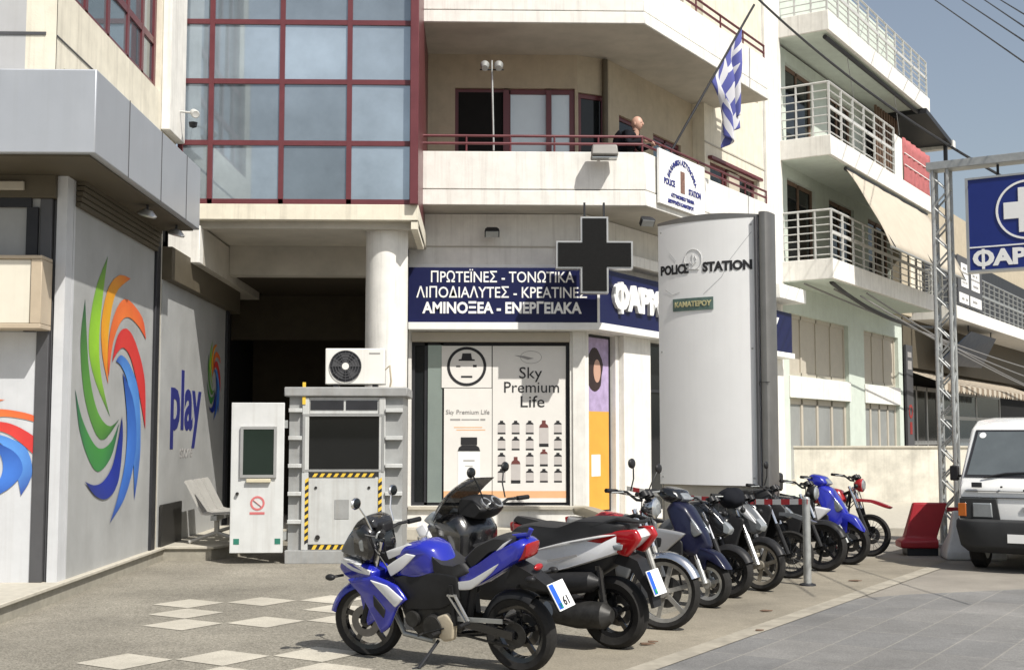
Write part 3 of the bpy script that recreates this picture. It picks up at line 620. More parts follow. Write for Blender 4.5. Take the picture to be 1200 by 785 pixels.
MB().fbox(FW, -.4, .05, pn + .0145, pn + .016, 1.73, 1.745).fbox(FW, -.36, .1, pn + .0145, pn + .016, 1.69, 1.705).fbox(FW, -.56, .205, pn + .0145, pn + .016, .62, .73).build('orange_band', m_peach, W=p2)
mk = MB(); mk.fbox(FW, -.29, -.03, pn + .0145, pn + .02, 1.46, 1.58); mk.prism([FW(x, pn + .0145, z) for x, z in ((-.34, 1.36), (.02, 1.36), (0, 1.42), (-.05, 1.455), (-.27, 1.455), (-.32, 1.42))], (0, -.004, 0)); mk.build('jar_cap_print', m_ink, W=p2)
MB().fbox(FW, -.335, .015, pn + .0145, pn + .018, .8, 1.355).build('jar_print', m_signw, W=p2)
MB().fbox(FW, -.25, -.07, pn + .0185, pn + .0195, 1.2, 1.22).fbox(FW, -.22, -.1, pn + .0185, pn + .0195, 1.12, 1.13).build('jar_text_print', m_inkg, W=p2)
p3 = poster('window_poster', 'square poster with a round face emblem wearing a hat, top left of the window', FW, -.6, .2, 2.37, 3.04, pn + .003, m_paper)
def ring(cu, cz, r0, r1, n0, n1, mb, n=40, fr=FW):
    mb.lathe([(r0, n0), (r1, n0), (r1, n1), (r0, n1)], fr(cu, 0, cz), fr.N, n, closed=True); return mb
ring(-.2, 2.71, .27, .315, pn + .0155, pn + .019, MB()).build('ring_emblem', m_ink, W=p3)
m = MB(); m.prism([FW(-.2 + x, pn + .0155, 2.8 + z) for x, z in ((-.13, 0), (.13, 0), (.13, .02), (.085, .03), (.07, .12), (-.07, .12), (-.085, .03), (-.13, .02))], (0, -.003, 0))
m.fbox(FW, -.29, -.11, pn + .0155, pn + .018, 2.53, 2.56); m.fbox(FW, -.37, -.3, pn + .0155, pn + .018, 2.7, 2.72); m.fbox(FW, -.1, -.04, pn + .0155, pn + .018, 2.7, 2.735); m.build('face_emblem', m_ink, W=p3)
p4 = thing('door_poster', 'narrow orange poster with a lilac portrait of a dark haired woman beside the white pilaster', 'poster', tuple(FS(.5, -.1, .4)))
MB().fbox(FS, .06, .98, -.14, -.10, .37, 3.24).build('backing', m_dark, W=p4)
MB().fbox(FS, .1, .9, -.099, -.09, .4, 2.0).build('orange_sheet', m_orange, W=p4); MB().fbox(FS, .1, .9, -.0985, -.09, 2.0, 3.2).build('photo_sheet', m_purple, W=p4)
m = MB(); m.prism([FS(.42 + .27 * math.cos(t) * (1 + .1 * math.sin(5 * t)), -.089, 2.68 + .36 * math.sin(t)) for t in [2 * math.pi * k / 24 for k in range(24)]], FS.N * .002); m.build('hair_print', m_hair, W=p4)
m = MB(); m.prism([FS(.5 + .12 * math.cos(t), -.0865, 2.66 + .19 * math.sin(t)) for t in [2 * math.pi * k / 24 for k in range(24)]], FS.N * .002); m.build('face_print', m_skin, W=p4)
MB().fbox(FS, .3, .6, -.089, -.087, .95, 1.3).build('paper_notice', m_signw, W=p4)
# ------------------------------------------------------------------ person on the balcony
def skin_body(name, verts, edges, radii, mat, par=None, W=None, sub=2):
    me = bpy.data.meshes.new(name); me.from_pydata(verts, edges, []); o = bpy.data.objects.new(name, me); C.objects.link(o)
    sk = o.modifiers.new('k', 'SKIN'); sk.use_smooth_shade = True
    for v, r_ in zip(me.skin_vertices[0].data if me.skin_vertices else [], radii): v.radius = (r_, r_)
    if not me.skin_vertices:
        bpy.context.view_layer.objects.active = o
        bm = bmesh.new(); bm.from_mesh(me); ly = bm.verts.layers.skin.verify()
        for v, r_ in zip(bm.verts, radii): v[ly].radius = (r_, r_); v[ly].use_root = v.index == 0
        bm.to_mesh(me); bm.free()
    ss = o.modifiers.new('s', 'SUBSURF'); ss.levels = sub; ss.render_levels = sub
    me.materials.append(mat); put(o, par, W); return o
P = thing('person', 'bald person in black clothes leaning on the balcony rail', 'person', (2.40, 20.04, 5.34), rz=R(-30))
# local: x forward, y left, z up; hips back, forearms on the rail
vs = [(-.22, 0, .84), (-.12, 0, .97), (.02, 0, 1.07), (.10, 0, 1.12), (.10, .17, 1.11), (.12, .24, .93), (.36, .16, .965), (.10, -.17, 1.11), (.12, -.24, .93), (.36, -.16, .965), (-.22, .10, .78), (-.10, .1, .44), (-.14, .1, .08), (.0, .11, .04), (-.22, -.10, .78), (-.12, -.1, .44), (-.18, -.1, .08), (-.04, -.11, .04)]
es = [(0, 1), (1, 2), (2, 3), (3, 4), (4, 5), (5, 6), (3, 7), (7, 8), (8, 9), (0, 10), (10, 11), (11, 12), (12, 13), (0, 14), (14, 15), (15, 16), (16, 17)]
skin_body('clothing', vs, es, [.15, .15, .16, .11, .085, .062, .045, .085, .062, .045, .1, .07, .05, .04, .1, .07, .05, .04], m_cloth, par=P)
hd = MB()
hd.ball((.035, 0, 1.56), .1, .98, .80, 1.2, 24)
for v in hd.bm.verts:                                 # jaw narrower than the skull
    t = max(0, 1.54 - v.co.z) / .12; v.co.y *= 1 - .28 * t; v.co.x += .012 * t
hd.tube([(.0, 0, 1.36), (.02, 0, 1.50)], .058, 14).ball((.135, 0, 1.545), .018, 1.1, .8, 1.4, 10)
for sgn in (1, -1): hd.ball((.03, .082 * sgn, 1.545), .026, .7, .35, 1.25, 10)
XH = MX.Translation((.14, 0, -.255))
hb = hd.build('head', m_skin, par=P, xf=XH)
m = MB()
for sgn in (1, -1): m.ball((.122, .034 * sgn, 1.565), .011, .7, 1.2, .8, 8)
m.build('eye', m_ink, par=hb, xf=XH)
MB().ball((.124, 0, 1.495), .012, .5, 2.0, .5, 8).build('mouth', m_bottle, par=hb, xf=XH)
MB().loft([[(.09 + .075 * math.cos(t), .07 * math.sin(t), 1.15) for t in [k * math.pi / 8 for k in range(16)]], [(.135 + .07 * math.cos(t), .066 * math.sin(t), 1.19) for t in [k * math.pi / 8 for k in range(16)]]]).build('collar', m_cloth, par=P)
for sgn in (1, -1):
    vv = [(.36, .16 * sgn, .965), (.42, .13 * sgn, .965)]; ee = [(0, 1)]; rr = [.035, .03]
    for k in range(4): i = len(vv); vv += [(.46, (.10 + .02 * k) * sgn, .965), (.50, (.10 + .02 * k) * sgn, .95), (.515, (.10 + .02 * k) * sgn, .915)]; ee += [(1, i), (i, i + 1), (i + 1, i + 2)]; rr += [.011, .009, .008]
    i = len(vv); vv += [(.43, .09 * sgn, .955), (.46, .075 * sgn, .935)]; ee += [(1, i), (i, i + 1)]; rr += [.012, .01]
    skin_body('hand', vv, ee, rr, m_skin, par=P, sub=1)
# ------------------------------------------------------------------ flag
def flag_mat():
    m = bpy.data.materials.new('flag_cloth'); m.use_nodes = True; t = m.node_tree; b = t.nodes['Principled BSDF']; L = t.links.new; N = t.nodes.new
    uv = N('ShaderNodeUVMap'); uv.uv_map = 'uv'; sp = N('ShaderNodeSeparateXYZ'); L(uv.outputs[0], sp.inputs[0])
    def mth(op, a, b_=None):
        n = N('ShaderNodeMath'); n.operation = op
        for i, v in enumerate((a, b_)):
            if v is None: continue
            if isinstance(v, (int, float)): n.inputs[i].default_value = v
            else: L(v, n.inputs[i])
        return n.outputs[0]
    u, v = sp.outputs[0], sp.outputs[1]                # u along the fly, v down the hoist
    stripe = mth('LESS_THAN', mth('MODULO', mth('MULTIPLY', mth('ADD', mth('SUBTRACT', v, mth('MULTIPLY', u, .6)), 2), 7), 2), 1)
    can = mth('MULTIPLY', mth('LESS_THAN', u, .37), mth('LESS_THAN', v, 5 / 9))
    cr = mth('MAXIMUM', mth('LESS_THAN', mth('ABSOLUTE', mth('SUBTRACT', u, .185)), .037), mth('LESS_THAN', mth('ABSOLUTE', mth('SUBTRACT', v, 5 / 18)), .055))
    blue = mth('ADD', mth('MULTIPLY', can, mth('SUBTRACT', 1, cr)), mth('MULTIPLY', mth('SUBTRACT', 1, can), stripe))
    mx = N('ShaderNodeMix'); mx.data_type = 'RGBA'; L(blue, mx.inputs[0]); mx.inputs[6].default_value = (.60, .60, .63, 1); mx.inputs[7].default_value = (.085, .095, .31, 1)
    L(mx.outputs[2], b.inputs['Base Color']); b.inputs['Roughness'].default_value = .85
    return m
F_ = thing('greek_flag', 'blue and white striped flag hanging limp from a slanted pole on the balcony', 'flag', tuple(FS(.9, .9, 6.1)))
h0 = FS(1.0, .95, 6.12); h1 = FS(2.35, 2.0, 8.95)
MB().cyl(h0, h1, .02).build('pole', m_dark, W=F_)
def flag_mesh():
    me = bpy.data.meshes.new('cloth'); NU, NV = 40, 28; verts = []; faces = []; uvs = []
    top = h0.lerp(h1, .86); low = h0.lerp(h1, .50)
    for j in range(NV + 1):
        v = j / NV; hp = top.lerp(low, v)
        for i in range(NU + 1):
            u = i / NU
            # cloth drops from the hoist and gathers into folds under the pole top
            drop = 1.42 * u * (1 - .12 * v) + .05 * u * v
            gather = 1 - .62 * min(1, u * 1.6)
            c = top.lerp(low, .42)
            base = c.lerp(hp, gather) if u > 0 else hp
            base = V((base.x, base.y, hp.z + (c.z - hp.z) * (1 - gather) * .55))
            fold = math.sin(v * 15 + u * 2.2) * .10 * min(1, u * 2.5)
            fold2 = math.cos(v * 11 + 1.3 + u * 1.5) * .07 * min(1, u * 2.5)
            p = base + SNN * fold + SD * (fold2 + .1 * u) + V((0, 0, -drop))
            verts.append(p); uvs.append((u, v))
    for j in range(NV):
        for i in range(NU):
            a = j * (NU + 1) + i; faces.append((a, a + 1, a + NU + 2, a + NU + 1))
    me.from_pydata(verts, [], faces); ul = me.uv_layers.new(name='uv')
    for lp in me.loops: ul.data[lp.index].uv = uvs[lp.vertex_index]
    me.polygons.foreach_set('use_smooth', [True] * len(me.polygons)); me.materials.append(flag_mat())
    o = bpy.data.objects.new('cloth', me); C.objects.link(o); sd = o.modifiers.new('t', 'SOLIDIFY'); sd.thickness = .004; put(o, W=F_)
flag_mesh()
# ------------------------------------------------------------------ police station pylon
s = thing('police_pylon', 'tall silver pylon with a curved panel reading police station beside the parked motorcycles', 'sign', (3.1, 16.85, 0))
FY = Fr((2.48, 17.2), -SA); PW = 1.46
def bow(u): return .11 * (1 - ((u - PW / 2) / (PW / 2)) ** 2)
def bowed(n0, z0, z1, u0, u1, th, mb, k=24, top=None):
    us = [u0 + (u1 - u0) * i / k for i in range(k + 1)]
    rings = []
    for u in us:
        n = n0 + bow(u); zt = z1 + (top(u) if top else 0)
        rings.append([FY(u, n, z0), FY(u, n, zt), FY(u, n - th, zt), FY(u, n - th, z0)])
    return mb.loft(rings)
tp = lambda u: -.0 + .05 * math.sin(math.pi * u / PW)
bowed(0, .95, 4.5, .0, PW, .03, MB(), top=tp).build('panel', m_pylon, W=s)
bowed(.004, 4.5, 4.535, -.01, PW, .30, MB(), top=tp).build('top_rim', m_pylonp, W=s)
bowed(-.06, .1, .945, .0, PW, .05, MB()).build('lower_panel', m_soffit, W=s)
MB().fbox(FY, .02, PW, -.36, -.05, .1, 4.48).build('back', m_pylonp, W=s)
m = MB(); pr = []
for k in range(16):
    t = 2 * math.pi * k / 16; ca, sa_ = math.cos(t), math.sin(t)
    pr.append(FY(PW + .07 + .07 * math.copysign(abs(ca) ** .6, ca), -.15 + .19 * math.copysign(abs(sa_) ** .6, sa_), 0))
m.prism(pr, (0, 0, 4.56)); m.build('post', m_pylonp, W=s)
MB().fbox(FY, PW - .035, PW - .002, .0, .06, .95, 4.5).build('post_edge', m_anth, W=s, bev=.005)
MB().fbox(FY, -.02, PW + .2, -.42, .22, 0, .1).build('plinth', m_stone, W=s, bev=.01)
class Bow:
    def __init__(s_): s_.U = FY.U; s_.N = FY.N
    def __call__(s_, u, n, z): return FY(u, n, z)
def wrap(o):                                          # lay flat lettering onto the bowed panel
    for v in o.data.vertices:
        p = v.co - FY.o; u = p.dot(FY.U); v.co += FY.N * bow(u)
    return o
wrap(text('POLICE', .17, m_ink, FY, .27, .003, 3.86, W=s, bold=.008, sx=.82)); wrap(text('STATION', .17, m_ink, FY, 1.05, .003, 3.86, W=s, bold=.008, sx=.95))
bowed(.012, 3.29, 3.46, .25, .86, .01, MB()).build('town_plate', M('town_plate_green', (.10, .16, .14), .5, var=.3, scale=8), W=s)
wrap(text('ΚΑΜΑΤΕΡΟΥ', .1, M('town_letters', (.50, .46, .25), .5), FY, .555, .016, 3.375, W=s, bold=.003, sx=.95))
m = MB()
for k in range(28):
    a_ = 2 * math.pi * k / 28; b_ = a_ + 2 * math.pi / 28
    m.beam(FY(.57 + .13 * math.cos(a_), .004, 3.98 + .14 * math.sin(a_)), FY(.57 + .13 * math.cos(b_), .004, 3.98 + .14 * math.sin(b_)), .008, .006)
for p, q_ in (((.57, 4.06), (.57, 3.93)), ((.52, 3.95), (.57, 3.9)), ((.57, 3.9), (.62, 3.95)), ((.48, 3.86), (.66, 3.84)), ((.6, 4.03), (.62, 3.98))): m.beam(FY(p[0], .004, p[1]), FY(q_[0], .004, q_[1]), .014, .006)
wrap(m.build('emblem', M('emblem_grey', (.55, .55, .54), .5), W=s))
m = MB()
for (a_, c_), (b_, d_) in (((1.38, 4.3), (1.1, 3.95)), ((1.1, 3.95), (.98, 3.72)), ((.98, 3.72), (.72, 3.5)), ((.2, 4.1), (.3, 3.98)), ((.12, 3.6), (.24, 3.52)), ((.24, 3.52), (.36, 3.55))):
    for k in range(4): m.beam(FY(a_ + (b_ - a_) * k / 4, .0025, c_ + (d_ - c_) * k / 4), FY(a_ + (b_ - a_) * (k + 1) / 4, .0025, c_ + (d_ - c_) * (k + 1) / 4), .006, .002, up=FY.N)
wrap(m.build('map_outline', M('map_line_grey', (.42, .43, .43), .5), W=s))
m = MB()
for z in (1.05, 2.75, 4.4):
    for u in (.05, PW - .09): m.cyl(FY(u, bow(u) - .002, z), FY(u, bow(u) + .006, z), .014, n=10)
m.build('bolts', m_steel, W=s)
MB().fbox(FY, PW + .0, PW + .142, .02, .041, 2.3, 2.306).build('post_joint', m_dark, W=s)
# ------------------------------------------------------------------ building C: pale green apartments
Cb = thing('apartment_building', 'pale green apartment block with white slab balconies and a beige roll down awning', 'building', tuple(FS(13.5, -3, 0)))
ops = [(9.25, 13.5, 2.95, 4.35), (9.25, 13.5, .5, 2.45), (14.8, 18.0, 2.95, 4.35), (14.8, 18.0, .5, 2.45)]
wall(FS, 8.9, 18.4, 0, 4.98, .3, ops, 'ground_wall', m_green, W=Cb)
for a_, b_ in ((9.25, 13.5), (14.8, 18.0)):
    n_ = 4 if a_ < 10 else 3
    us = [a_ + (b_ - a_) * k / n_ for k in range(1, n_)]
    window(FS, a_, b_, 2.95, 4.35, -.1, m_shutb, m_shutb, us=us, fw=.09, W=Cb)
    window(FS, a_, b_, .5, 2.45, -.1, m_shutb, m_frostg, us=[a_ + (b_ - a_) * k / 4 for k in range(1, 4)], fw=.13, W=Cb)
MB().fbox(FS, 9.2, 13.55, .004, .03, 2.46, 2.94).fbox(FS, 14.75, 18.05, .004, .03, 2.46, 2.94).build('white_spandrel', m_white, W=Cb)
for z in (5.45, 8.1):
    wall(FS, 8.9, 18.4, z, z + 2.25, .3, [(9.3, 11.2, z, z + 1.95), (12.2, 14.2, z, z + 1.95), (15.4, 17.4, z, z + 1.95)], 'recessed_wall', m_green, W=Cb)
    for a_, b_ in ((9.3, 11.2), (12.2, 14.2), (15.4, 17.4)): window(FS, a_, b_, z, z + 1.95, -.08, m_wood, m_glassd, us=((a_ + b_) / 2,), fw=.09, W=Cb)
for i, z in enumerate((4.98, 7.68, 10.45)):
    MB().fbox(FS, 8.75, 17.4, -.1, 1.2, z, z + .44).build('balcony_slab', m_white if i < 2 else m_white, W=Cb, bev=.01)
    MB().fbox(FS, 8.8, 17.3, -.05, 1.12, z - .012, z - .001).build('balcony_soffit', m_green, W=Cb)
wall(FS, 8.9, 18.4, 10.9, 13, .3, [], 'top_wall', m_green, W=Cb)
MB().fbox(FS, 8.95, 18.4, -8, -.4, 0, 12.8).build('core', m_black, W=Cb)
MB().fbox(FS, 17.42, 18.6, -8, .25, 4.98, 7.3).build('end_bay', m_tan, W=Cb)
def railing(name, u0, u1, z, mat, W, h=1.08, end=True, mid=True):
    m = MB(); n = 1.14
    zz = [z + .1 + (h - .1) * k / 6 for k in range(7)]
    for k, q_ in enumerate(zz):
        r_ = .026 if k == 6 else .014
        if k == 3: m.fbox(FS, u0, u1, n - .02, n + .02, q_ - .035, q_ + .035)
        else: m.cyl(FS(u0, n, q_), FS(u1, n, q_), r_, n=6)
        if end: m.cyl(FS(u0, .02, q_), FS(u0, n, q_), r_, n=6)
    k = max(2, int((u1 - u0) / .75))
    for i in range(k + 1): u = u0 + (u1 - u0) * i / k; m.fbox(FS, u - .018, u + .018, n - .022, n + .022, z - .02, z + h)
    if end:
        for d in (.05, .4, .78): m.fbox(FS, u0 - .018, u0 + .018, d - .018, d + .018, z - .02, z + h)
    m.build(name, mat, W=W)
railing('balcony_railing', 8.85, 17.3, 5.42, m_rail, Cb); railing('balcony_railing', 8.85, 13.9, 8.12, m_rail, Cb, h=1.2); railing('roof_railing', 8.85, 17.3, 10.89, m_rail, Cb, h=1.0)
MB().fbox(FS, 13.9, 14.6, 1.1, 1.16, 8.12, 9.2).build('white_balcony_panel', m_white, W=Cb)
def awning(label, u0, u1, z0, z1, n1, zz, mat):
    o = thing('roll_awning', label, 'awning', tuple(FS((u0 + u1) / 2, 1.1, z0)))
    k = 10; rings = []
    for i in range(k + 1):
        t = i / k; zc = z1 + (z0 - z1) * t; nn = 1.12 + (n1 - 1.12) * t + .06 * math.sin(t * 3.1)
        rings.append([FS(u0 + (u1 - u0) * j / 12, nn + .012 * math.sin(j * 2.1 + i), zc) for j in range(13)])
    m = MB(); m.loft(rings, cap=False, closed=False); b = m.build('canvas', mat, W=o); sd = b.modifiers.new('t', 'SOLIDIFY'); sd.thickness = .01
    MB().cyl(FS(u0, 1.12, z1), FS(u1, 1.12, z1), .045).build('roller', m_dark, W=o); MB().cyl(FS(u0, n1, z0), FS(u1, n1, z0), .025).build('bottom_bar', m_steel, W=o)
    for u in (u0 + .25, (u0 + u1) / 2, u1 - .2): MB().cyl(FS(u, 1.13, z1), FS(u, n1 + .03, z0 + .02), .012, n=6).build('arm', m_dark, W=o)
    return o
awning('beige canvas awning lowered over the middle balcony of the green building', 10.0, 17.0, 5.75, 7.6, 2.1, 0, m_canvas)
o = thing('awning_roller', 'empty awning roller with drop cords under the top slab of the green building', 'awning', tuple(FS(12, 1.1, 10.35)))
MB().cyl(FS(8.95, 1.05, 10.36), FS(17.2, 1.05, 10.36), .05).build('roller', m_dark, W=o)
MB().cyl(FS(10.5, 1.05, 10.36), FS(10.9, 1.1, 9.2), .008, n=6).cyl(FS(14.4, 1.05, 10.36), FS(14.6, 1.1, 9.3), .008, n=6).build('cord', m_cableg, W=o)
o = thing('red_balcony_cover', 'faded red fabric cover tied along the top balcony railing', 'fabric cover', tuple(FS(16, 1.2, 8.1)))
rings = [[FS(14.62 + 2.65 * j / 20, 1.17 + .02 * math.sin(j * 1.7 + i), 8.0 + 1.25 * i / 6) for j in range(21)] for i in range(7)]
m = MB(); m.loft(rings, cap=False, closed=False); b = m.build('fabric', m_canvr, W=o); b.modifiers.new('t', 'SOLIDIFY').thickness = .008
tag(b, None)
m = MB(); m.fbox(FS, 14.7, 17.2, 1.185, 1.2, 8.55, 8.57).fbox(FS, 14.7, 17.2, 1.185, 1.2, 8.85, 8.87); m.build('cord', m_tape_w, W=o)
o = thing('pergola', 'dark wooden pergola roof on a post beyond the red balcony cover', 'pergola', tuple(FS(17.8, .8, 8.1)))
m = MB(); m.prism([FS(16.6, -.6, 10.35), FS(19.6, -.6, 10.0), FS(19.6, 1.3, 9.95), FS(16.6, 1.3, 10.3)], (0, 0, .14)); m.build('roof', m_dark, W=o)
MB().fbox(FS, 19.2, 19.3, 1.1, 1.2, 5.4, 9.95).build('post', m_dark, W=o); MB().fbox(FS, 19.4, 19.65, -.6, 1.34, 9.9, 10.12).build('white_end', m_white, W=o)
m = MB()
for k in range(9): m.fbox(FS, 15.0 + k * .24, 15.12 + k * .24, .35, .4, 8.2, 10.3)
m.build('slat_screen', m_wood, W=o)
# ------------------------------------------------------------------ building D at the right edge
D_ = thing('cafe_building', 'dark fronted building behind the blue sign, with a balcony and a shop below', 'building', tuple(FS(25, -3, 0)))
MB().fbox(FS, 18.7, 40, -8, -.05, 3.6, 5.0).build('upper_wall', m_brownbox, W=D_); MB().fbox(FS, 18.7, 40, -8, -.6, 0, 3.58).build('core', m_black, W=D_)
MB().fbox(FS, 19.9, 40, -.2, 1.2, 5.0, 5.38).build('balcony_slab', m_white, W=D_, bev=.01)
MB().fbox(FS, 18.65, 40, -9, -.1, 5.4, 9).build('upper_storey', m_tan, W=D_)
MB().fbox(FS, 20.5, 39, -.098, -.02, 5.5, 7.6).build('shutters', m_dark, W=D_)
railing('balcony_railing', 20.0, 33, 5.38, m_steel, D_, h=1.1)
window(FS, 19.4, 23.5, .6, 3.1, -.3, m_alu, m_glassd, us=(21.0, 22.2), zs=(1.4,), fw=.12, W=D_)
window(FS, 23.6, 33, .6, 3.1, -.3, m_alu, m_glass, us=(26, 29), zs=(2.2,), fw=.12, W=D_)
MB().fbox(FS, 18.7, 19.3, -.55, -.1, 0, 3.6).build('doorway', m_black, W=D_)
o = thing('neon_door_sign', 'small dark sign with a red round emblem beside the far doorway', 'sign', tuple(FS(18.9, .02, 1.6)))
MB().fbox(FS, 18.62, 19.3, -.02, .05, 1.3, 4.2).build('board', m_anth, W=o)
m = MB(); m.lathe([(.13, .051), (.2, .051), (.2, .062), (.13, .062)], FS(18.96, 0, 2.3), FS.N, 28, closed=True); m.build('red_ring', m_redl, W=o)
MB().fbox(FS, 18.86, 19.06, .051, .06, 1.65, 2.0).build('red_mark', m_redl, W=o)
MB().fbox(FS, 18.75, 19.15, .051, .06, 3.5, 3.75).fbox(FS, 18.75, 19.15, .051, .06, 3.85, 4.0).build('white_lettering', m_inkg, W=o)
o = thing('striped_awning', 'striped beige shop awning with a scalloped edge behind the white van', 'awning', tuple(FS(24, .5, 2.9)))
m = MB(); m2 = MB(); N_ = 40
for i in range(N_):
    u0 = 19.4 + (34 - 19.4) * i / N_; u1 = u0 + (34 - 19.4) / N_
    t = m if i % 2 == 0 else m2
    t.prism([FS(u0, -.28, 3.55), FS(u1, -.28, 3.55), FS(u1, .9, 3.1), FS(u0, .9, 3.1)], (0, 0, .012))
    um = (u0 + u1) / 2; t.prism([FS(u0, .9, 3.1), FS(u1, .9, 3.1), FS(u1, .9, 2.95), FS(um + .05, .9, 2.87), FS(um - .05, .9, 2.87), FS(u0, .9, 2.95)], FS.N * .01)
m.build('pale_stripe', m_canvas, W=o); m2.build('brown_stripe', M('awning_brown', (.22, .17, .12), .9, var=.1), W=o)
o = thing('balcony_banner', 'grey banner with white panels of text on the far right balcony rail', 'banner', tuple(FS(21, 1.2, 5.5)))
MB().fbox(FS, 20.1, 23.3, 1.18, 1.2, 5.45, 6.9).build('banner', m_anth, W=o)
m = MB()
for a_, b_, c_, d_ in ((20.5, 21.4, 6.0, 6.7), (21.8, 22.9, 6.0, 6.7), (20.2, 21.4, 5.5, 5.8), (21.6, 23.1, 5.5, 5.8)): m.fbox(FS, a_, b_, 1.201, 1.21, c_, d_)
m.build('white_panel', m_signw, W=o)
m = MB()
for a_, b_, z in ((20.5, 21.4, 6.4), (21.8, 22.9, 6.3)): m.fbox(FS, a_, b_, 1.2105, 1.215, z, z + .05)
for u, z, q_ in ((20.62, 6.1, .14), (20.85, 6.1, .14), (21.1, 6.1, .14), (20.7, 6.52, .4), (21.95, 6.42, .3), (22.4, 6.42, .2), (22.0, 6.1, .7), (20.5, 5.6, .3), (21.0, 5.6, .25), (21.9, 5.62, .6)): m.fbox(FS, u, u + q_, 1.2105, 1.215, z, z + .07)
m.build('blurred_print', m_inkg, W=o)
o = thing('tilted_glass_canopy', 'tilted dark blue glass canopy panel hanging under the far right balcony', 'canopy', tuple(FS(23.5, .6, 4)))
m = MB(); m.prism([FS(21.0, .3, 3.75), FS(27, .3, 3.9), FS(26, 1.0, 4.8), FS(22.4, 1.0, 4.8)], FS.N * .03); m.build('glass', M('blue_dark_glass', (.02, .035, .06), .35, 0, spec=.3), W=o)
for u in (22.6, 25.8): MB().cyl(FS(u, .9, 4.8), FS(u, .9, 5), .02).build('hanger', m_dark, W=o)
o = thing('rear_balcony_column', 'cream strip of wall with a dark opening right of the lattice tower', 'wall', tuple(FS(19.5, 0, 5.4)))
MB().fbox(FS, 19.0, 20.3, -.09, .12, 5.4, 10).build('wall', m_cream, W=o); MB().fbox(FS, 19.3, 20.2, .121, .14, 7.4, 9.6).build('opening_dark_sheet', m_black, W=o)  # the opening is a black slab on the wall, its shade put into colour
# ------------------------------------------------------------------ low wall by the bikes
o = thing('low_street_wall', 'long stained white low wall behind the row of bikes', 'wall', (9, 28.6, 0))
FL = Fr((0, 28.2), 0)
wall(FL, 7.0, 11.6, 0, 1.33, .25, [], 'wall', m_wallgr, W=o)
MB().fbox(FL, 6.98, 11.62, -.27, .03, 1.33, 1.38).build('coping', m_stone, W=o, bev=.01)
MB().fbox(FL, 6.98, 11.62, .001, .08, 0, .1).build('footing', m_stone, W=o, bev=.01)
m = MB(); m.plan([(5.6, 20.5), (12.5, 19), (30, 40), (12, 28.1), (6.9, 28.1)], 0, .12); tag(m.build('pavement', m_stone), kind='structure')
# ------------------------------------------------------------------ lattice gantry and blue sign
o = thing('lattice_gantry', 'galvanised lattice tower with a beam at the top carrying the blue sign', 'gantry', (6.85, 18.2, 0))
FT = Fr((6.68, 18.1), -SA); TW = .21
m = MB()
for u in (0, TW):
    for n in (0, -TW): m.cyl(FT(u, n, 0), FT(u, n, 5.5), .03, n=8)
m.build('leg', m_steel, W=o)
m = MB(); k = 24; dz = 5.3 / k
for i in range(k):
    z = .1 + i * dz; a_, b_ = (0, TW) if i % 2 == 0 else (TW, 0)
    for n in (0, -TW): m.cyl(FT(a_, n, z), FT(b_, n, z + dz), .015, n=6)
    for u in (0, TW): m.cyl(FT(u, -a_, z), FT(u, -b_, z + dz), .015, n=6)
m.build('bracing', m_steel, W=o)
MB().fbox(FT, -.08, 3.6, -TW - .03, .05, 5.5, 5.62).build('top_beam', m_steel, W=o, bev=.008)
MB().fbox(FT, -.15, TW + .15, -TW - .15, .15, 0, .06).build('base_plate', m_steel, W=o, bev=.008)
for u in (.9, 1.7, 2.6, 3.3): MB().cyl(FT(u, -.1, 5.32), FT(u, -.1, 5.5), .02, n=8).build('hanger', m_dark, W=o)
o = thing('blue_pharmacy_sign', 'big blue pharmacy sign with a white cross in a ring, hung from the lattice gantry', 'sign', tuple(FT(1.8, -.1, 3.95)))
MB().fbox(FT, .5, 3.1, -.2, .0, 3.98, 5.30).build('box', m_blue, W=o)
z4, z5 = 3.95, 5.33
MB().fbox(FT, .46, .5, -.21, .015, z4, z5).fbox(FT, 3.1, 3.14, -.21, .015, z4, z5).fbox(FT, .501, 3.099, -.21, .015, z4, 3.979).fbox(FT, .501, 3.099, -.21, .015, 5.301, z5).build('frame', m_alu, W=o)
MB().fbox(FT, .501, 3.099, .001, .008, 4.30, 4.32).build('rule', m_signw, W=o)
m = MB(); m.lathe([(.395, .001), (.425, .001), (.425, .012), (.395, .012)], FT(1.30, 0, 4.80), FT.N, 48, closed=True); m.build('ring', m_signw, W=o)
m = MB(); a_, L_ = .12, .32
p = [(-a_, -L_), (a_, -L_), (a_, -a_), (L_, -a_), (L_, a_), (a_, a_), (a_, L_), (-a_, L_), (-a_, a_), (-L_, a_), (-L_, -a_), (-a_, -a_)]
m.prism([FT(1.30 + x, .001, 4.80 + z) for x, z in p], FT.N * .012); m.build('cross', m_signw, W=o, bev=.01)
text('OΑΡΜΑΚΕΙΟ', .31, m_signw, FT, .54, .003, 4.135, W=o, bold=.014, align='LEFT', sx=1.16)
MB().fbox(FT, .665, .705, .001, .008, 3.99, 4.28).build('lettering', m_signw, W=o)
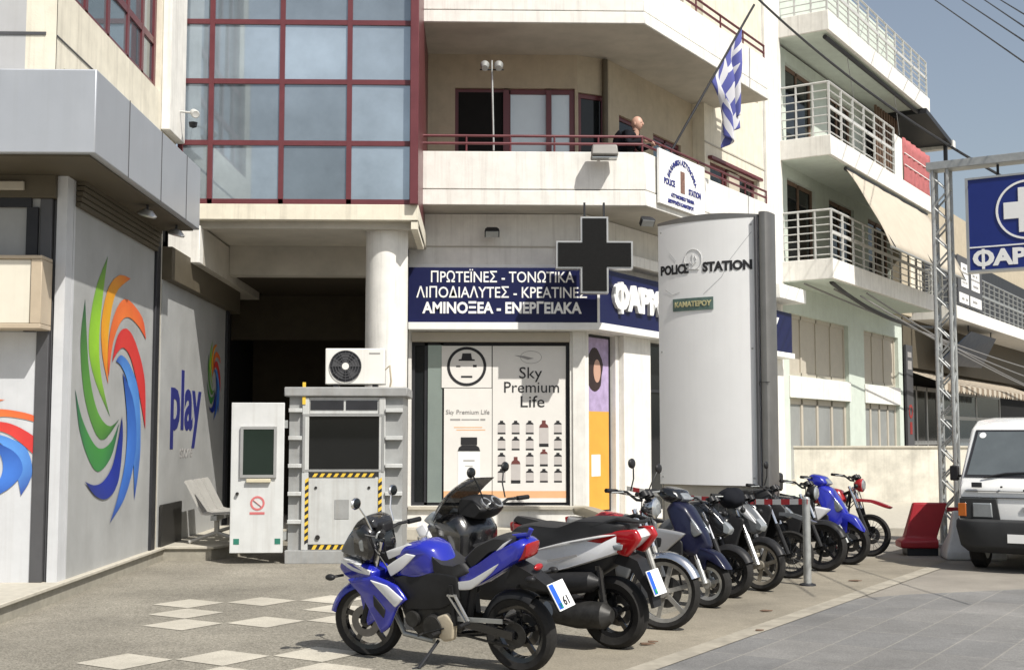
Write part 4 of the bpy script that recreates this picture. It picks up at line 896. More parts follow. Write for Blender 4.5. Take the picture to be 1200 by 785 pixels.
# ------------------------------------------------------------------ guard booth
FK = Fr((-2.44, 16.0), 0)
o = thing('guard_booth', 'small white guard booth with a dark window and hazard striped lower panel', 'booth', (-1.65, 16.7, 0))
BW = 1.50
MB().fbox(FK, -.0, BW, -1.14, .02, 0, .17).build('base', m_boothg, W=o, bev=.01)
m = MB().fbox(FK, .03, BW - .03, -1.1, -.05, .171, 2.1); m.build('wall', m_boothg, W=o)
MB().fbox(FK, -.03, BW + .03, -1.14, .03, 2.10, 2.22).build('roof', m_boothg, W=o, bev=.015)
MB().fbox(FK, .2, .285, -.049, .0, .171, 2.09).fbox(FK, 1.17, 1.25, -.049, .0, .171, 2.09).build('corner_post', m_booth, W=o, bev=.006)
for u0, u1 in ((.03, .198), (1.252, 1.47)):
    for z in (.5, .85, 1.2, 1.55, 1.9): MB().fbox(FK, u0, u1, -.049, .03, z, z + .05).build('rib', m_booth, W=o, bev=.005)
MB().fbox(FK, .288, 1.168, -.049, -.01, .24, 1.08).build('lower_panel', m_booth, W=o, bev=.004)
MB().fbox(FK, .62, .80, -.009, -.004, .56, .80).build('vent_grille', m_boothg, W=o)
MB().cyl(FK(.41, -.01, .33), FK(.41, .01, .33), .03).cyl(FK(.38, -.01, .95), FK(.38, .0, .95), .018).cyl(FK(1.05, -.01, .95), FK(1.05, .0, .95), .018).build('panel_fitting', m_eng, W=o)
my = MB(); mk = MB()
def stripes(u0, u1, z0, z1, ax):
    L = (u1 - u0) if ax == 'u' else (z1 - z0); n = round(L / .045)
    for i in range(n):
        t = my if i % 2 else mk; s0 = i / n; s1 = (i + 1) / n; sk = .03
        if ax == 'u': t.prism([FK(u0 + L * s0, -.004, z0), FK(u0 + L * s1, -.004, z0), FK(u0 + L * s1 + sk, -.004, z1), FK(u0 + L * s0 + sk, -.004, z1)], FK.N * .006)
        else: t.prism([FK(u0, -.004, z0 + L * s0), FK(u1, -.004, z0 + L * s0 + sk), FK(u1, -.004, z0 + L * s1 + sk), FK(u0, -.004, z0 + L * s1)], FK.N * .006)
stripes(.29, 1.13, .18, .235, 'u'); stripes(.29, 1.13, 1.085, 1.13, 'u'); stripes(.245, .288, .24, 1.05, 'z'); stripes(1.17, 1.213, .24, 1.05, 'z')
my.build('yellow_stripe', m_yel, W=o); mk.build('black_stripe', m_ink, W=o)
window(FK, .21, 1.24, 1.15, 1.88, .01, m_alu, m_glassk, fw=.03, W=o)
MB().fbox(FK, .288, 1.168, -.049, -.02, 1.885, 2.09).build('top_panel', m_booth, W=o)
MB().fbox(FK, .30, .72, -.019, -.012, 1.93, 2.05).fbox(FK, .75, 1.15, -.019, -.012, 1.93, 2.05).build('vent_grille', m_dark, W=o)
MB().fbox(FK, .2, .24, .0, .012, 2.0, 2.28).build('yellow_tape', m_yel, W=o)
# open door of the booth
o = thing('booth_door', 'open white booth door with a small dark window and a red round sticker', 'door', (-2.75, 15.95, .14))
FD = Fr((-3.12, 15.93), R(4))
MB().fbox(FD, 0, .66, -.05, 0, .14, 2.02).build('panel', M('door_white', (.56, .57, .56), .45, var=.08, streak=.35), W=o, bev=.008)
window(FD, .12, .57, 1.08, 1.72, .036, m_alu, M('dark_green_glass', (.012, .022, .017), .06, spec=.4), fw=.035, dp=.034, W=o, glass=-.012)
MB().fbox(FD, .2, .5, .001, .05, 1.02, 1.065).build('ledge', M('ledge_cream', (.55, .5, .36), .6), W=o, bev=.005)
MB().cyl(FD(.09, 0, .88), FD(.09, .04, .88), .02).build('handle', m_eng, W=o)
m = MB(); m.lathe([(.065, .001), (.09, .001), (.09, .004), (.065, .004)], FD(.34, 0, .76), FD.N, 28, closed=True); m.fbox(FD, .245, .43, .001, .004, .62, .65); m.beam(FD(.29, .002, .8), FD(.39, .002, .72), .02, .004); m.build('red_sticker', M('sticker_red', (.55, .15, .15), .5), W=o)
MB().fbox(FD, .05, .12, .001, .004, .25, .32).fbox(FD, .56, .63, .001, .004, .25, .32).build('green_sticker', M('sticker_green', (.02, .16, .11), .5), W=o)
MB().fbox(FD, .655, .70, -.08, -.03, .3, .4).fbox(FD, .655, .70, -.08, -.03, 1.7, 1.8).build('hinge', m_steel, W=o)
# air conditioner
o = thing('air_conditioner', 'white outdoor air conditioner unit standing on the guard booth roof', 'air conditioner', (-1.58, 16.3, 2.22))
FAC = Fr((-1.97, 16.1), 0)
MB().fbox(FAC, 0, .76, -.3, 0, 2.26, 2.72).build('casing', m_acw, W=o, bev=.012)
MB().fbox(FAC, .1, .16, -.28, -.02, 2.222, 2.262).fbox(FAC, .6, .66, -.28, -.02, 2.222, 2.262).build('foot', m_dark, W=o)
cc = FAC(.26, .0, 2.49)
MB().lathe([(0, .002), (.2, .002), (.2, .006), (0, .006)], cc, FAC.N, 36).build('fan_opening', m_dark, W=o)
m = MB()
for r_ in (.06, .095, .13, .165, .2): m.lathe([(r_ - .004, .014), (r_ + .004, .014), (r_ + .004, .02), (r_ - .004, .02)], cc, FAC.N, 36, closed=True)
for k in range(12): t = k * math.pi / 6; d = FAC.U * math.cos(t) + V((0, 0, math.sin(t))); m.beam(cc + FAC.N * .017 + d * .04, cc + FAC.N * .017 + d * .2, .005, .005)
m.build('fan_guard', m_anth, W=o)
MB().lathe([(0, .02), (.045, .02), (.045, .026), (0, .026)], cc, FAC.N, 24).build('fan_hub', m_acw, W=o)
m = MB()
for k in range(5):
    t = k * 2 * math.pi / 5; d = FAC.U * math.cos(t) + V((0, 0, math.sin(t))); e = FAC.U * math.cos(t + .7) + V((0, 0, math.sin(t + .7)))
    m.prism([cc + FAC.N * .008 + d * .05, cc + FAC.N * .008 + d * .18, cc + FAC.N * .008 + e * .18, cc + FAC.N * .008 + e * .05], FAC.N * .003)
m.build('fan_blades', m_anth, W=o)
MB().fbox(FAC, .56, .70, .001, .003, 2.645, 2.665).build('badge', m_inkg, W=o)
MB().tube([FAC(.7, -.1, 2.4), FAC(.82, -.05, 2.5), FAC(.84, -.05, 2.3), FAC(.8, -.1, 2.1), FAC(.74, .04, 2.0)], .014, 6).build('hose', m_tan, W=o)
# bench
o = thing('metal_bench', 'perforated grey metal waiting bench against the play logo wall', 'bench', (-3.45, 17.4, .185))
# seats face +X; local frame along Y
FBn = Fr((-3.92, 16.62), R(90))
m_bench = M('bench_grey_paint', (.46, .45, .42), .4, .15, var=.08)
for k in range(3):
    u0 = .03 + k * .49
    m = MB(); prof = [(.07, 1.02), (.10, .98), (.30, .60), (.36, .585), (.72, .60), (.745, .575)]
    rings = [[FBn(u, n, z) for n, z in prof] + [FBn(u, n - .015, z - .02) for n, z in prof[::-1]] for u in (u0, u0 + .40)]
    m.loft(rings); m.build('seat', m_bench, W=o)
MB().fbox(FBn, -.02, 1.46, .42, .50, .50, .56).build('rail', m_steel, W=o)
for u in (.2, 1.25):
    m = MB(); m.tube([FBn(u, .46, .52), FBn(u, .46, .32)], .035, 10); m.tube([FBn(u, .1, .205), FBn(u, .3, .28), FBn(u, .46, .33), FBn(u, .62, .28), FBn(u, .8, .205)], .026, 8); m.build('leg', m_bench, W=o)
o = tag(MB().fbox(FA, 16.3, 17.4, .012, .04, .19, .72).build('leaning_board', m_eng), 'dark grey board leaning on the wall behind the metal bench', 'board')
# ------------------------------------------------------------------ barriers, bollard, tape
o = thing('red_plastic_barrier', 'red plastic road barrier standing crooked beside the white barrier', 'barrier', (6.0, 17.1, 0))
FR1 = Fr((5.72, 17.0), R(-6))
m = MB(); m.loft([[FR1(-.04, .14, .10), FR1(.46, .14, .10), FR1(.46, -.22, .10), FR1(-.04, -.22, .10)], [FR1(-.04, .14, .19), FR1(.46, .14, .19), FR1(.46, -.22, .19), FR1(-.04, -.22, .19)], [FR1(.04, .06, .24), FR1(.46, .06, .24), FR1(.46, -.14, .24), FR1(.04, -.14, .24)], [FR1(.17, -.0, .70), FR1(.62, -.0, .70), FR1(.62, -.1, .70), FR1(.17, -.1, .70)]]); m.build('body', m_redp, W=o, bev=.02)
MB().fbox(FR1, .62, .9, -.08, -.03, .58, .64).build('connector', m_redp, W=o, bev=.01); MB().fbox(FR1, .05, .46, -.2, .1, 0, .118).build('foot', m_dark, W=o, bev=.01)
o = thing('white_plastic_barrier', 'dirty white jersey barrier between the red barrier and the van', 'barrier', (6.4, 16.6, 0))
FR2 = Fr((6.1, 16.5), R(-10))
def jersey(mb, u0, u1): 
    prof = [(.25, 0), (.25, .12), (.12, .32), (.06, .62), (-.06, .62), (-.12, .32), (-.25, .12), (-.25, 0)]
    return mb.loft([[FR2(u0, n, z) for n, z in prof], [FR2(u1, n, z) for n, z in prof]])
m = MB(); prof = [(.25, .0, 0), (.25, .0, .12), (.12, .06, .32), (.06, .1, .62)]
m.loft([[FR2(.0, .25, 0), FR2(.75, .25, 0), FR2(.75, -.25, 0), FR2(.0, -.25, 0)], [FR2(.0, .25, .1), FR2(.75, .25, .1), FR2(.75, -.25, .1), FR2(.0, -.25, .1)], [FR2(.08, .13, .3), FR2(.72, .13, .3), FR2(.72, -.13, .3), FR2(.08, -.13, .3)], [FR2(.13, .07, .62), FR2(.7, .07, .62), FR2(.7, -.07, .62), FR2(.13, -.07, .62)]])
m.build('body', m_whp, W=o, bev=.025)
o = thing('bollard', 'slim grey metal bollard post at the end of the tape line', 'bollard', (3.53, 13.55, 0))
MB().cyl((3.53, 13.55, .0), (3.53, 13.55, .92), .042, n=20).build('post', m_steel, W=o); MB().lathe([(0, .03), (.03, .025), (.045, 0)], (3.53, 13.55, .92), n=20).build('cap', m_steel, W=o)
MB().lathe([(.09, 0), (.085, .02), (.05, .03)], (3.53, 13.55, 0), n=20).build('foot', m_dark, W=o)
o = thing('barrier_tape', 'red and white striped barrier tape strung from the bollard past the pylon', 'tape', (2.9, 14.6, .8))
A0 = V((3.53, 13.5, .87)); A1 = V((1.9, 16.2, .9)); ms = [MB(), MB()]; N_ = 24
for i in range(N_):
    p = A0.lerp(A1, i / N_); q_ = A0.lerp(A1, (i + 1) / N_); sg = lambda t: -.12 * 4 * t * (1 - t) * .5
    p.z += sg(i / N_); q_.z += sg((i + 1) / N_); ms[i % 2].prism([p, q_, q_ + V((0, 0, .06)), p + V((0, 0, .06))], (.003, .002, 0))
ms[0].build('red_stripe', m_tape_r, W=o); ms[1].build('white_stripe', m_tape_w, W=o)
# ------------------------------------------------------------------ white van
def van():
    o = thing('white_van', 'white older minivan with a black bumper parked at the right edge', 'van', (6.4, 14.6, 0), rz=R(-34))
    # local: +x right seen from front, -y front. width 1.56
    hw = .78
    st = [  # y, half width low, z bottom, z top of side
    ]
    # side profile of the body shell, front at y=0
    prof = [(.02, .42), (.0, .62), (.03, .98), (.10, 1.08), (.48, 1.70), (.70, 1.79), (1.6, 1.84), (3.4, 1.80), (3.62, 1.0), (3.62, .38), (.12, .34)]
    m = MB(); a_ = []
    def ringx(x, k): return [(x, y + (0.0 if k == 1 else .02 if y < 2 else -.02), z if z < 1.05 else 1.05 + (z - 1.05) * (1 if k == 1 else .97)) for y, z in prof]
    def tumb(x, y, z): return (x * (1 - .10 * max(0, z - 1.05) / .75), y, z)
    rings = []
    for x, k in ((-hw, 0), (-hw + .05, 1), (0, 1), (hw - .05, 1), (hw, 0)): rings.append([tumb(*p) for p in ringx(x, k)])
    m.loft(rings); m.build('body', m_van, par=o, bev=.03, smooth=50)
    # windscreen
    def ws(x, t, off): y = .10 + (.48 - .10) * t; z = 1.08 + (1.70 - 1.08) * t; return (x * (1 - .10 * max(0, z - 1.05) / .75), y - .85 * off, z + .52 * off)
    m = MB(); m.loft([[ws(-.73, .04, .004), ws(.73, .04, .004), ws(.70, .95, .004), ws(-.70, .95, .004)], [ws(-.73, .04, .012), ws(.73, .04, .012), ws(.70, .95, .012), ws(-.70, .95, .012)]]); wsd = m.build('windscreen', m_dark, par=o)
    m = MB(); m.loft([[ws(-.70, .08, .0125), ws(.70, .08, .0125), ws(.665, .91, .0125), ws(-.665, .91, .0125)], [ws(-.70, .08, .016), ws(.70, .08, .016), ws(.665, .91, .016), ws(-.665, .91, .016)]])
    m.build('glass', M('windscreen_glass', (.16, .18, .185), .05, .35, var=.2, scale=1.5), par=wsd)
    MB().lathe([(0, .0), (.04, 0)], V(ws(-.6, .84, .018)), V((0, -.85, .52)), 16).build('round_sticker', m_signw, par=wsd)
    m = MB()
    for x in (-.5, .15): m.tube([ws(x, .02, .03), ws(x + .25, .1, .03), ws(x + .5, .12, .03)], .012, 6)
    m.build('wiper', m_dark, par=o)
    # side windows
    for sx in (-1, 1):
        m = MB(); P_ = [(.62, 1.1), (.75, 1.62), (1.35, 1.68), (1.35, 1.1)]; Q = [(1.42, 1.1), (1.42, 1.68), (3.3, 1.66), (3.45, 1.1)]
        for PP in (P_, Q): m.prism([(sx * (hw * (1 - .10 * (z - 1.05) / .75) + .002), y, z) for y, z in PP], (sx * .01, 0, 0))
        m.build('window', m_glassd, par=o)
    # lamps
    for sx in (-1, 1):
        m = MB(); m.loft([[(sx * .76, -.018, .62), (sx * .30, -.018, .62), (sx * .34, -.018, .86), (sx * .76, -.018, .86)], [(sx * .76, .03, .62), (sx * .30, .03, .62), (sx * .34, .03, .86), (sx * .76, .03, .86)]]); s_ = m.build('lamp_surround', m_bump, par=o, bev=.006)
        m = MB(); m.loft([[(sx * .60, -.03, .645), (sx * .39, -.03, .645), (sx * .40, -.03, .80), (sx * .60, -.03, .80)], [(sx * .61, -.016, .64), (sx * .38, -.016, .64), (sx * .39, -.016, .81), (sx * .61, -.016, .81)]]); m.build('headlight', m_lens, par=o, bev=.004)
        m = MB(); m.loft([[(sx * .775, -.028, .65), (sx * .69, -.028, .65), (sx * .69, -.028, .80), (sx * .775, -.028, .80)], [(sx * .782, .06, .645), (sx * .68, -.015, .645), (sx * .68, -.015, .81), (sx * .782, .06, .81)]]); m.build('indicator', m_oral, par=o, bev=.004)
    # bumper
    m = MB(); rows = []
    for z, d, kk in ((.22, .02, .9), (.30, -.10, .97), (.52, -.14, 1.02), (.60, -.12, 1.02), (.62, -.04, 1.0)):
        rows.append([(x * kk * .80, d + .16 * abs(x) ** 6, z) for x in [i / 8 - 1 for i in range(17)]] + [(.80 * kk, .5, z), (-.80 * kk, .5, z)])
    m.loft(rows); m.build('bumper', m_bump, par=o, bev=.01)
    m = MB(); m.box(-.70, .70, -.004, .02, .945, .952).box(-.74, .74, -.002, .03, .868, .876); m.build('panel_seam', m_dark, par=o)
    MB().box(-.05, .05, -.012, .012, .72, .77).build('badge', m_alu, par=o); 
    for sx in (-1, 1):
        m = MB()
        for y in (.58, 1.38): m.prism([(sx * (.78 * (1 - .10 * max(0, z - 1.05) / .75) + .001), y, z) for z in (.45, 1.05, 1.6)] + [(sx * (.78 * (1 - .10 * max(0, z - 1.05) / .75) + .001), y + .008, z) for z in (1.6, 1.05, .45)], (sx * .003, 0, 0))
        m.build('door_seam', m_dark, par=o); MB().box(min(sx * .775, sx * .81), max(sx * .775, sx * .81), 1.2, 1.32, .92, .95).build('door_handle', m_bump, par=o, bev=.005)
    MB().box(-.2, .2, -.15, -.142, .36, .46).build('number_plate', m_signw, par=o)
    MB().box(-.62, -.50, -.006, .012, .99, 1.05).build('vent', m_bump, par=o, bev=.006); MB().box(.5, .62, -.006, .012, .99, 1.05).build('vent', m_bump, par=o, bev=.006)
    MB().cyl((-.28, .02, 1.0), (-.28, -.015, 1.0), .012).box(-.04, .04, -.0, .012, .95, .975).build('nozzle', m_bump, par=o)
    for sx in (-1, 1):
        MB().box(sx * .80 - .05 + sx * .07, sx * .80 + .05 + sx * .07, .22, .30, 1.06, 1.24).box(min(sx * .74, sx * .84), max(sx * .74, sx * .84), .27, .30, 1.10, 1.13).build('mirror', m_blk, par=o, bev=.015)
        for y in (.55, 2.95):
            c = (sx * .66, y, .28); wl = MB().lathe([(.0, .03), (.17, .02), (.18, -.09), (0, -.09)], c, (sx, 0, 0), 24).build('wheel', m_steel, par=o)
            MB().lathe([(.17, -.09), (.24, -.1), (.28, -.07), (.28, .05), (.24, .08), (.18, .06)], c, (sx, 0, 0), 32, closed=True).build('tyre', m_tyre, par=wl)
    MB().box(-.62, .62, .3, 3.4, .2, .36).build('underbody', m_black, par=o)
    return o
van()
# ------------------------------------------------------------------ cables
def cable(label, a, b, sag, r, mat, name='power_cable', cat='cable', group=None):
    a = V(a); b = V(b); P_ = []
    for i in range(25):
        t = i / 24; p = a.lerp(b, t); p.z -= 4 * sag * t * (1 - t); P_.append(p)
    return tag(MB().tube(P_, r, 6).build(name, mat), label, cat, group)
cable('thick black cable crossing the sky from the white building towards the lattice gantry', (5.0, 23.2, 10.2), (7.9, 18.5, 5.5), .25, .022, m_cable)
for a_, b_ in (((9.72, 26, 10.94), (7.85, 17, 6.64)), ((10.30, 26, 10.95), (7.85, 17, 6.96)), ((10.78, 26, 10.96), (7.86, 17, 7.16)), ((11.11, 26, 10.97), (7.86, 17, 7.36))): cable('thin power line crossing the clear sky at the top right', V(a_) + (V(a_) - V(b_)) * 2.5, V(b_) + (V(b_) - V(a_)) * .8, .0, .012, m_cable, group='power lines in the sky')
for i, (n0, zz, ze, n1) in enumerate(((.5, 4.92, 3.95, 1.4), (.9, 4.85, 3.55, 1.5), (1.25, 4.75, 3.1, 1.6), (1.15, 4.9, 3.3, 1.3))):
    cable('sagging grey wire running along the street below the lower balcony slab', FS(8.9 + .8 * i, n0, zz), FS(31, n1, ze), .12, .02, m_cableg, group='wires along the green building')
cable('thick dark cable bundle looped under the lower balcony of the green building', FS(9.2, 1.0, 4.95), FS(17.4, 1.1, 4.55), .25, .045, m_cable)
o = thing('wall_camera', 'small white security camera beside the red framed glass bay', 'camera', (-3.95, 16.8, 5.95))
MB().cyl((-4.07, 16.9, 6.0), (-3.9, 16.85, 5.97), .015).build('arm', m_rail, W=o)
MB().lathe([(0, .12), (.05, .11), (.055, -.1), (.045, -.12), (0, -.11)], (-3.86, 16.8, 5.95), (-.3, .8, .3), 18).build('housing', m_rail, W=o)
MB().lathe([(0, 0), (.06, 0), (.05, -.06), (0, -.08)], (-3.9, 16.9, 5.85), (0, 0, 1), 18).build('dome', m_dark, W=o)
for x, y, r_ in ((1.28, 9.75, .05), (1.34, 9.85, .035), (2.62, 11.55, .05), (2.3, 10.4, .03), (.2, 7.9, .04), (4.15, 13.9, .06)):
    m = MB(); m.prism([(x + r_ * math.cos(t) * (1 + .5 * math.sin(3 * t + x)), y + r_ * .6 * math.sin(t), .012) for t in [k * .7 for k in range(9)]], (0, 0, .008))
    tag(m.build('dry_leaf', m_wood), 'small dry brown leaf lying on the worn parking strip', 'leaf', 'dry leaves by the motorcycles')
m_disc = M('brake_disc_steel', (.16, .155, .15), .35, .7, var=.15)
# ------------------------------------------------------------------ motorcycles (local: x forward from rear axle, y left, z up)
def wheel(root, x, R_, tw, rim, xf=None, spokes=5, wire=False, disc=True, side=1, rimw=.03):
    rr = R_ - tw * .62; c = (x, 0, R_); m = MB()
    m.lathe([(rr + .005, -.36 * tw), (rr - rimw, -.26 * tw), (rr - rimw, .26 * tw), (rr + .005, .36 * tw), (rr - .008, .26 * tw), (rr - .008, -.26 * tw)], c, (0, 1, 0), 40, closed=True)
    m.lathe([(0, -.06), (.045, -.06), (.045, .06), (0, .06)], c, (0, 1, 0), 20)
    cv = V(c)
    if wire:
        for k in range(24):
            t = 2 * math.pi * k / 24; s_ = 1 if k % 2 else -1; t2 = t + s_ * .35
            m.tube([cv + V((.04 * math.cos(t2), .04 * s_, .04 * math.sin(t2))), cv + V(((rr - rimw) * math.cos(t), 0, (rr - rimw) * math.sin(t)))], .0028, 5)
    else:
        for k in range(spokes):
            t = 2 * math.pi * k / spokes + .3; d = V((math.cos(t), 0, math.sin(t)))
            m.beam(cv + d * .035, cv + d * (rr - rimw + .005), .035, .022, up=(0, 1, 0))
    w_ = m.build('wheel', rim, par=root, xf=xf)
    MB().lathe([(rr, -.36 * tw), (R_ - .28 * tw, -.5 * tw), (R_ - .08 * tw, -.33 * tw), (R_, 0), (R_ - .08 * tw, .33 * tw), (R_ - .28 * tw, .5 * tw), (rr, .36 * tw)], c, (0, 1, 0), 44, closed=True).build('tyre', m_tyre, par=w_, xf=xf)
    if disc:
        q = MB().lathe([(.06, .055 * side), (R_ * .42, .055 * side), (R_ * .42, .060 * side), (.06, .060 * side)], c, (0, 1, 0), 30, closed=True).build('brake_disc', m_disc, par=w_, xf=xf)
    return w_
def fender(root, x, R_, a0, a1, wd, mat, xf=None, gap=.03, name='fender', k=14, flare=0):
    rings = []
    for i in range(k + 1):
        t = R(a0 + (a1 - a0) * i / k); r_ = R_ + gap + flare * (i / k); c = V((x, 0, R_)); ring = []
        e = V((math.cos(t), 0, math.sin(t)))
        for y, dr in ((-wd, -.05), (-wd * .85, -.012), (0, .008), (wd * .85, -.012), (wd, -.05)): ring.append(c + e * (r_ + dr) + V((0, y, 0)))
        for y, dr in ((wd * .93, -.054), (wd * .8, -.02), (0, 0), (-wd * .8, -.02), (-wd * .93, -.054)): ring.append(c + e * (r_ + dr) + V((0, y, 0)))
        rings.append(ring)
    return MB().loft(rings).build(name, mat, par=root, xf=xf, smooth=60)
def fork(root, x, R_, top, wd, mat, xf=None, r_=.022, low=None):
    m = MB()
    for s_ in (-1, 1): m.tube([(x, s_ * wd, R_), ((x * .45 + top[0] * .55), s_ * wd, R_ * .45 + top[1] * .55)], r_ * 1.3, 10)
    o = m.build('fork', low or mat, par=root, xf=xf); m = MB()
    for s_ in (-1, 1): m.tube([((x * .45 + top[0] * .55), s_ * wd, R_ * .45 + top[1] * .55), (top[0], s_ * wd, top[1])], r_, 10)
    m.build('fork_tube', m_chrome, par=o, xf=xf); return o
def bars(root, x, z, hw, sweep, mat, xf=None, rise=.06, mirror=(1, 1), mz=.2, mc=None, mx=0.02):
    m = MB().tube([(x - sweep, -hw, z), (x - sweep * .3, -hw * .45, z), (x + .02, -.06, z - rise), (x + .02, .06, z - rise), (x - sweep * .3, hw * .45, z), (x - sweep, hw, z)], .012, 8)
    b = m.build('handlebar', mat, par=root, xf=xf)
    for s_ in (-1, 1):
        MB().tube([(x - sweep * .75, s_ * hw * .72, z), (x - sweep - .02, s_ * (hw + .03), z)], .019, 10).build('grip', m_blk, par=b, xf=xf)
        MB().tube([(x - sweep * .55, s_ * hw * .6, z + .005), (x - sweep * .3, s_ * hw * .7, z - .005), (x - sweep * .75, s_ * (hw + .03), z - .015)], .007, 6).build('lever', m_steel, par=b, xf=xf)
        if mirror[0 if s_ > 0 else 1]:
            p = V((x + mx, s_ * hw * .62, z + .01)); q = p + V((.05, s_ * .09, mz))
            MB().tube([p, p + V((.03, s_ * .02, mz * .5)), q], .006, 6).build('mirror_stalk', mc or m_blk, par=b, xf=xf)
            MB().ball(q + V((0, s_ * .03, .02)), .06, .35, 1.05, .72, 14).build('mirror', mc or m_blk, par=b, xf=xf)
            MB().ball(q + V((-.012, s_ * .03, .02)), .052, .25, 1.05, .72, 14).build('mirror_glass', m_glassd, par=b, xf=xf)
    return b
def plate(root, x, z, tilt, rows=('', ''), w_=.20, h_=.19):
    xf = MX.Translation((x, 0, z)) @ MX.Rotation(R(tilt), 4, 'Y')
    o = MB().box(-.006, 0, -w_ / 2, w_ / 2, -h_ / 2, h_ / 2).build('number_plate', m_signw, par=root, xf=xf)
    MB().box(-.0085, -.0065, w_ / 2 - .06, w_ / 2 - .006, -h_ / 2 + .01, h_ / 2 - .006).build('blue_band', M('plate_blue', (.02, .10, .55), .4), par=o, xf=xf)
    MB().box(-.0085, -.0065, w_ / 2 - .055, w_ / 2 - .02, -h_ / 2 + .015, -h_ / 2 + .05).build('green_sticker', M('plate_green', (.03, .4, .10), .4), par=o, xf=xf)
    f = Fr((0, 0), R(-90))
    for i, r_ in enumerate(rows):
        if r_: t = text(r_, .085, m_ink, f, .025, .0065, h_ * .22 - i * h_ * .46, par=o, bold=.003, ext=.0015); t.data.transform(xf)
    return o
def steer(x, ang): return MX.Translation((x, 0, 0)) @ MX.Rotation(R(ang), 4, 'Z') @ MX.Translation((-x, 0, 0))
HL = math.atan2(.559, -.829); HR = math.atan2(-.559, .829)
GB = 'motorcycles parked in a row at the kerb'
def lathe_tube(m, path, rs, n=14):                    # tube with a radius per point
    P_ = [V(p) for p in path]; rings = []; up = V((0, 0, 1))
    for i, p in enumerate(P_):
        d = (P_[min(i + 1, len(P_) - 1)] - P_[max(i - 1, 0)]).normalized(); x = d.cross(up).normalized(); y = x.cross(d)
        rings.append([p + (x * math.cos(t) + y * math.sin(t)) * rs[i] for t in [2 * math.pi * k / n for k in range(n)]])
    return m.loft(rings)
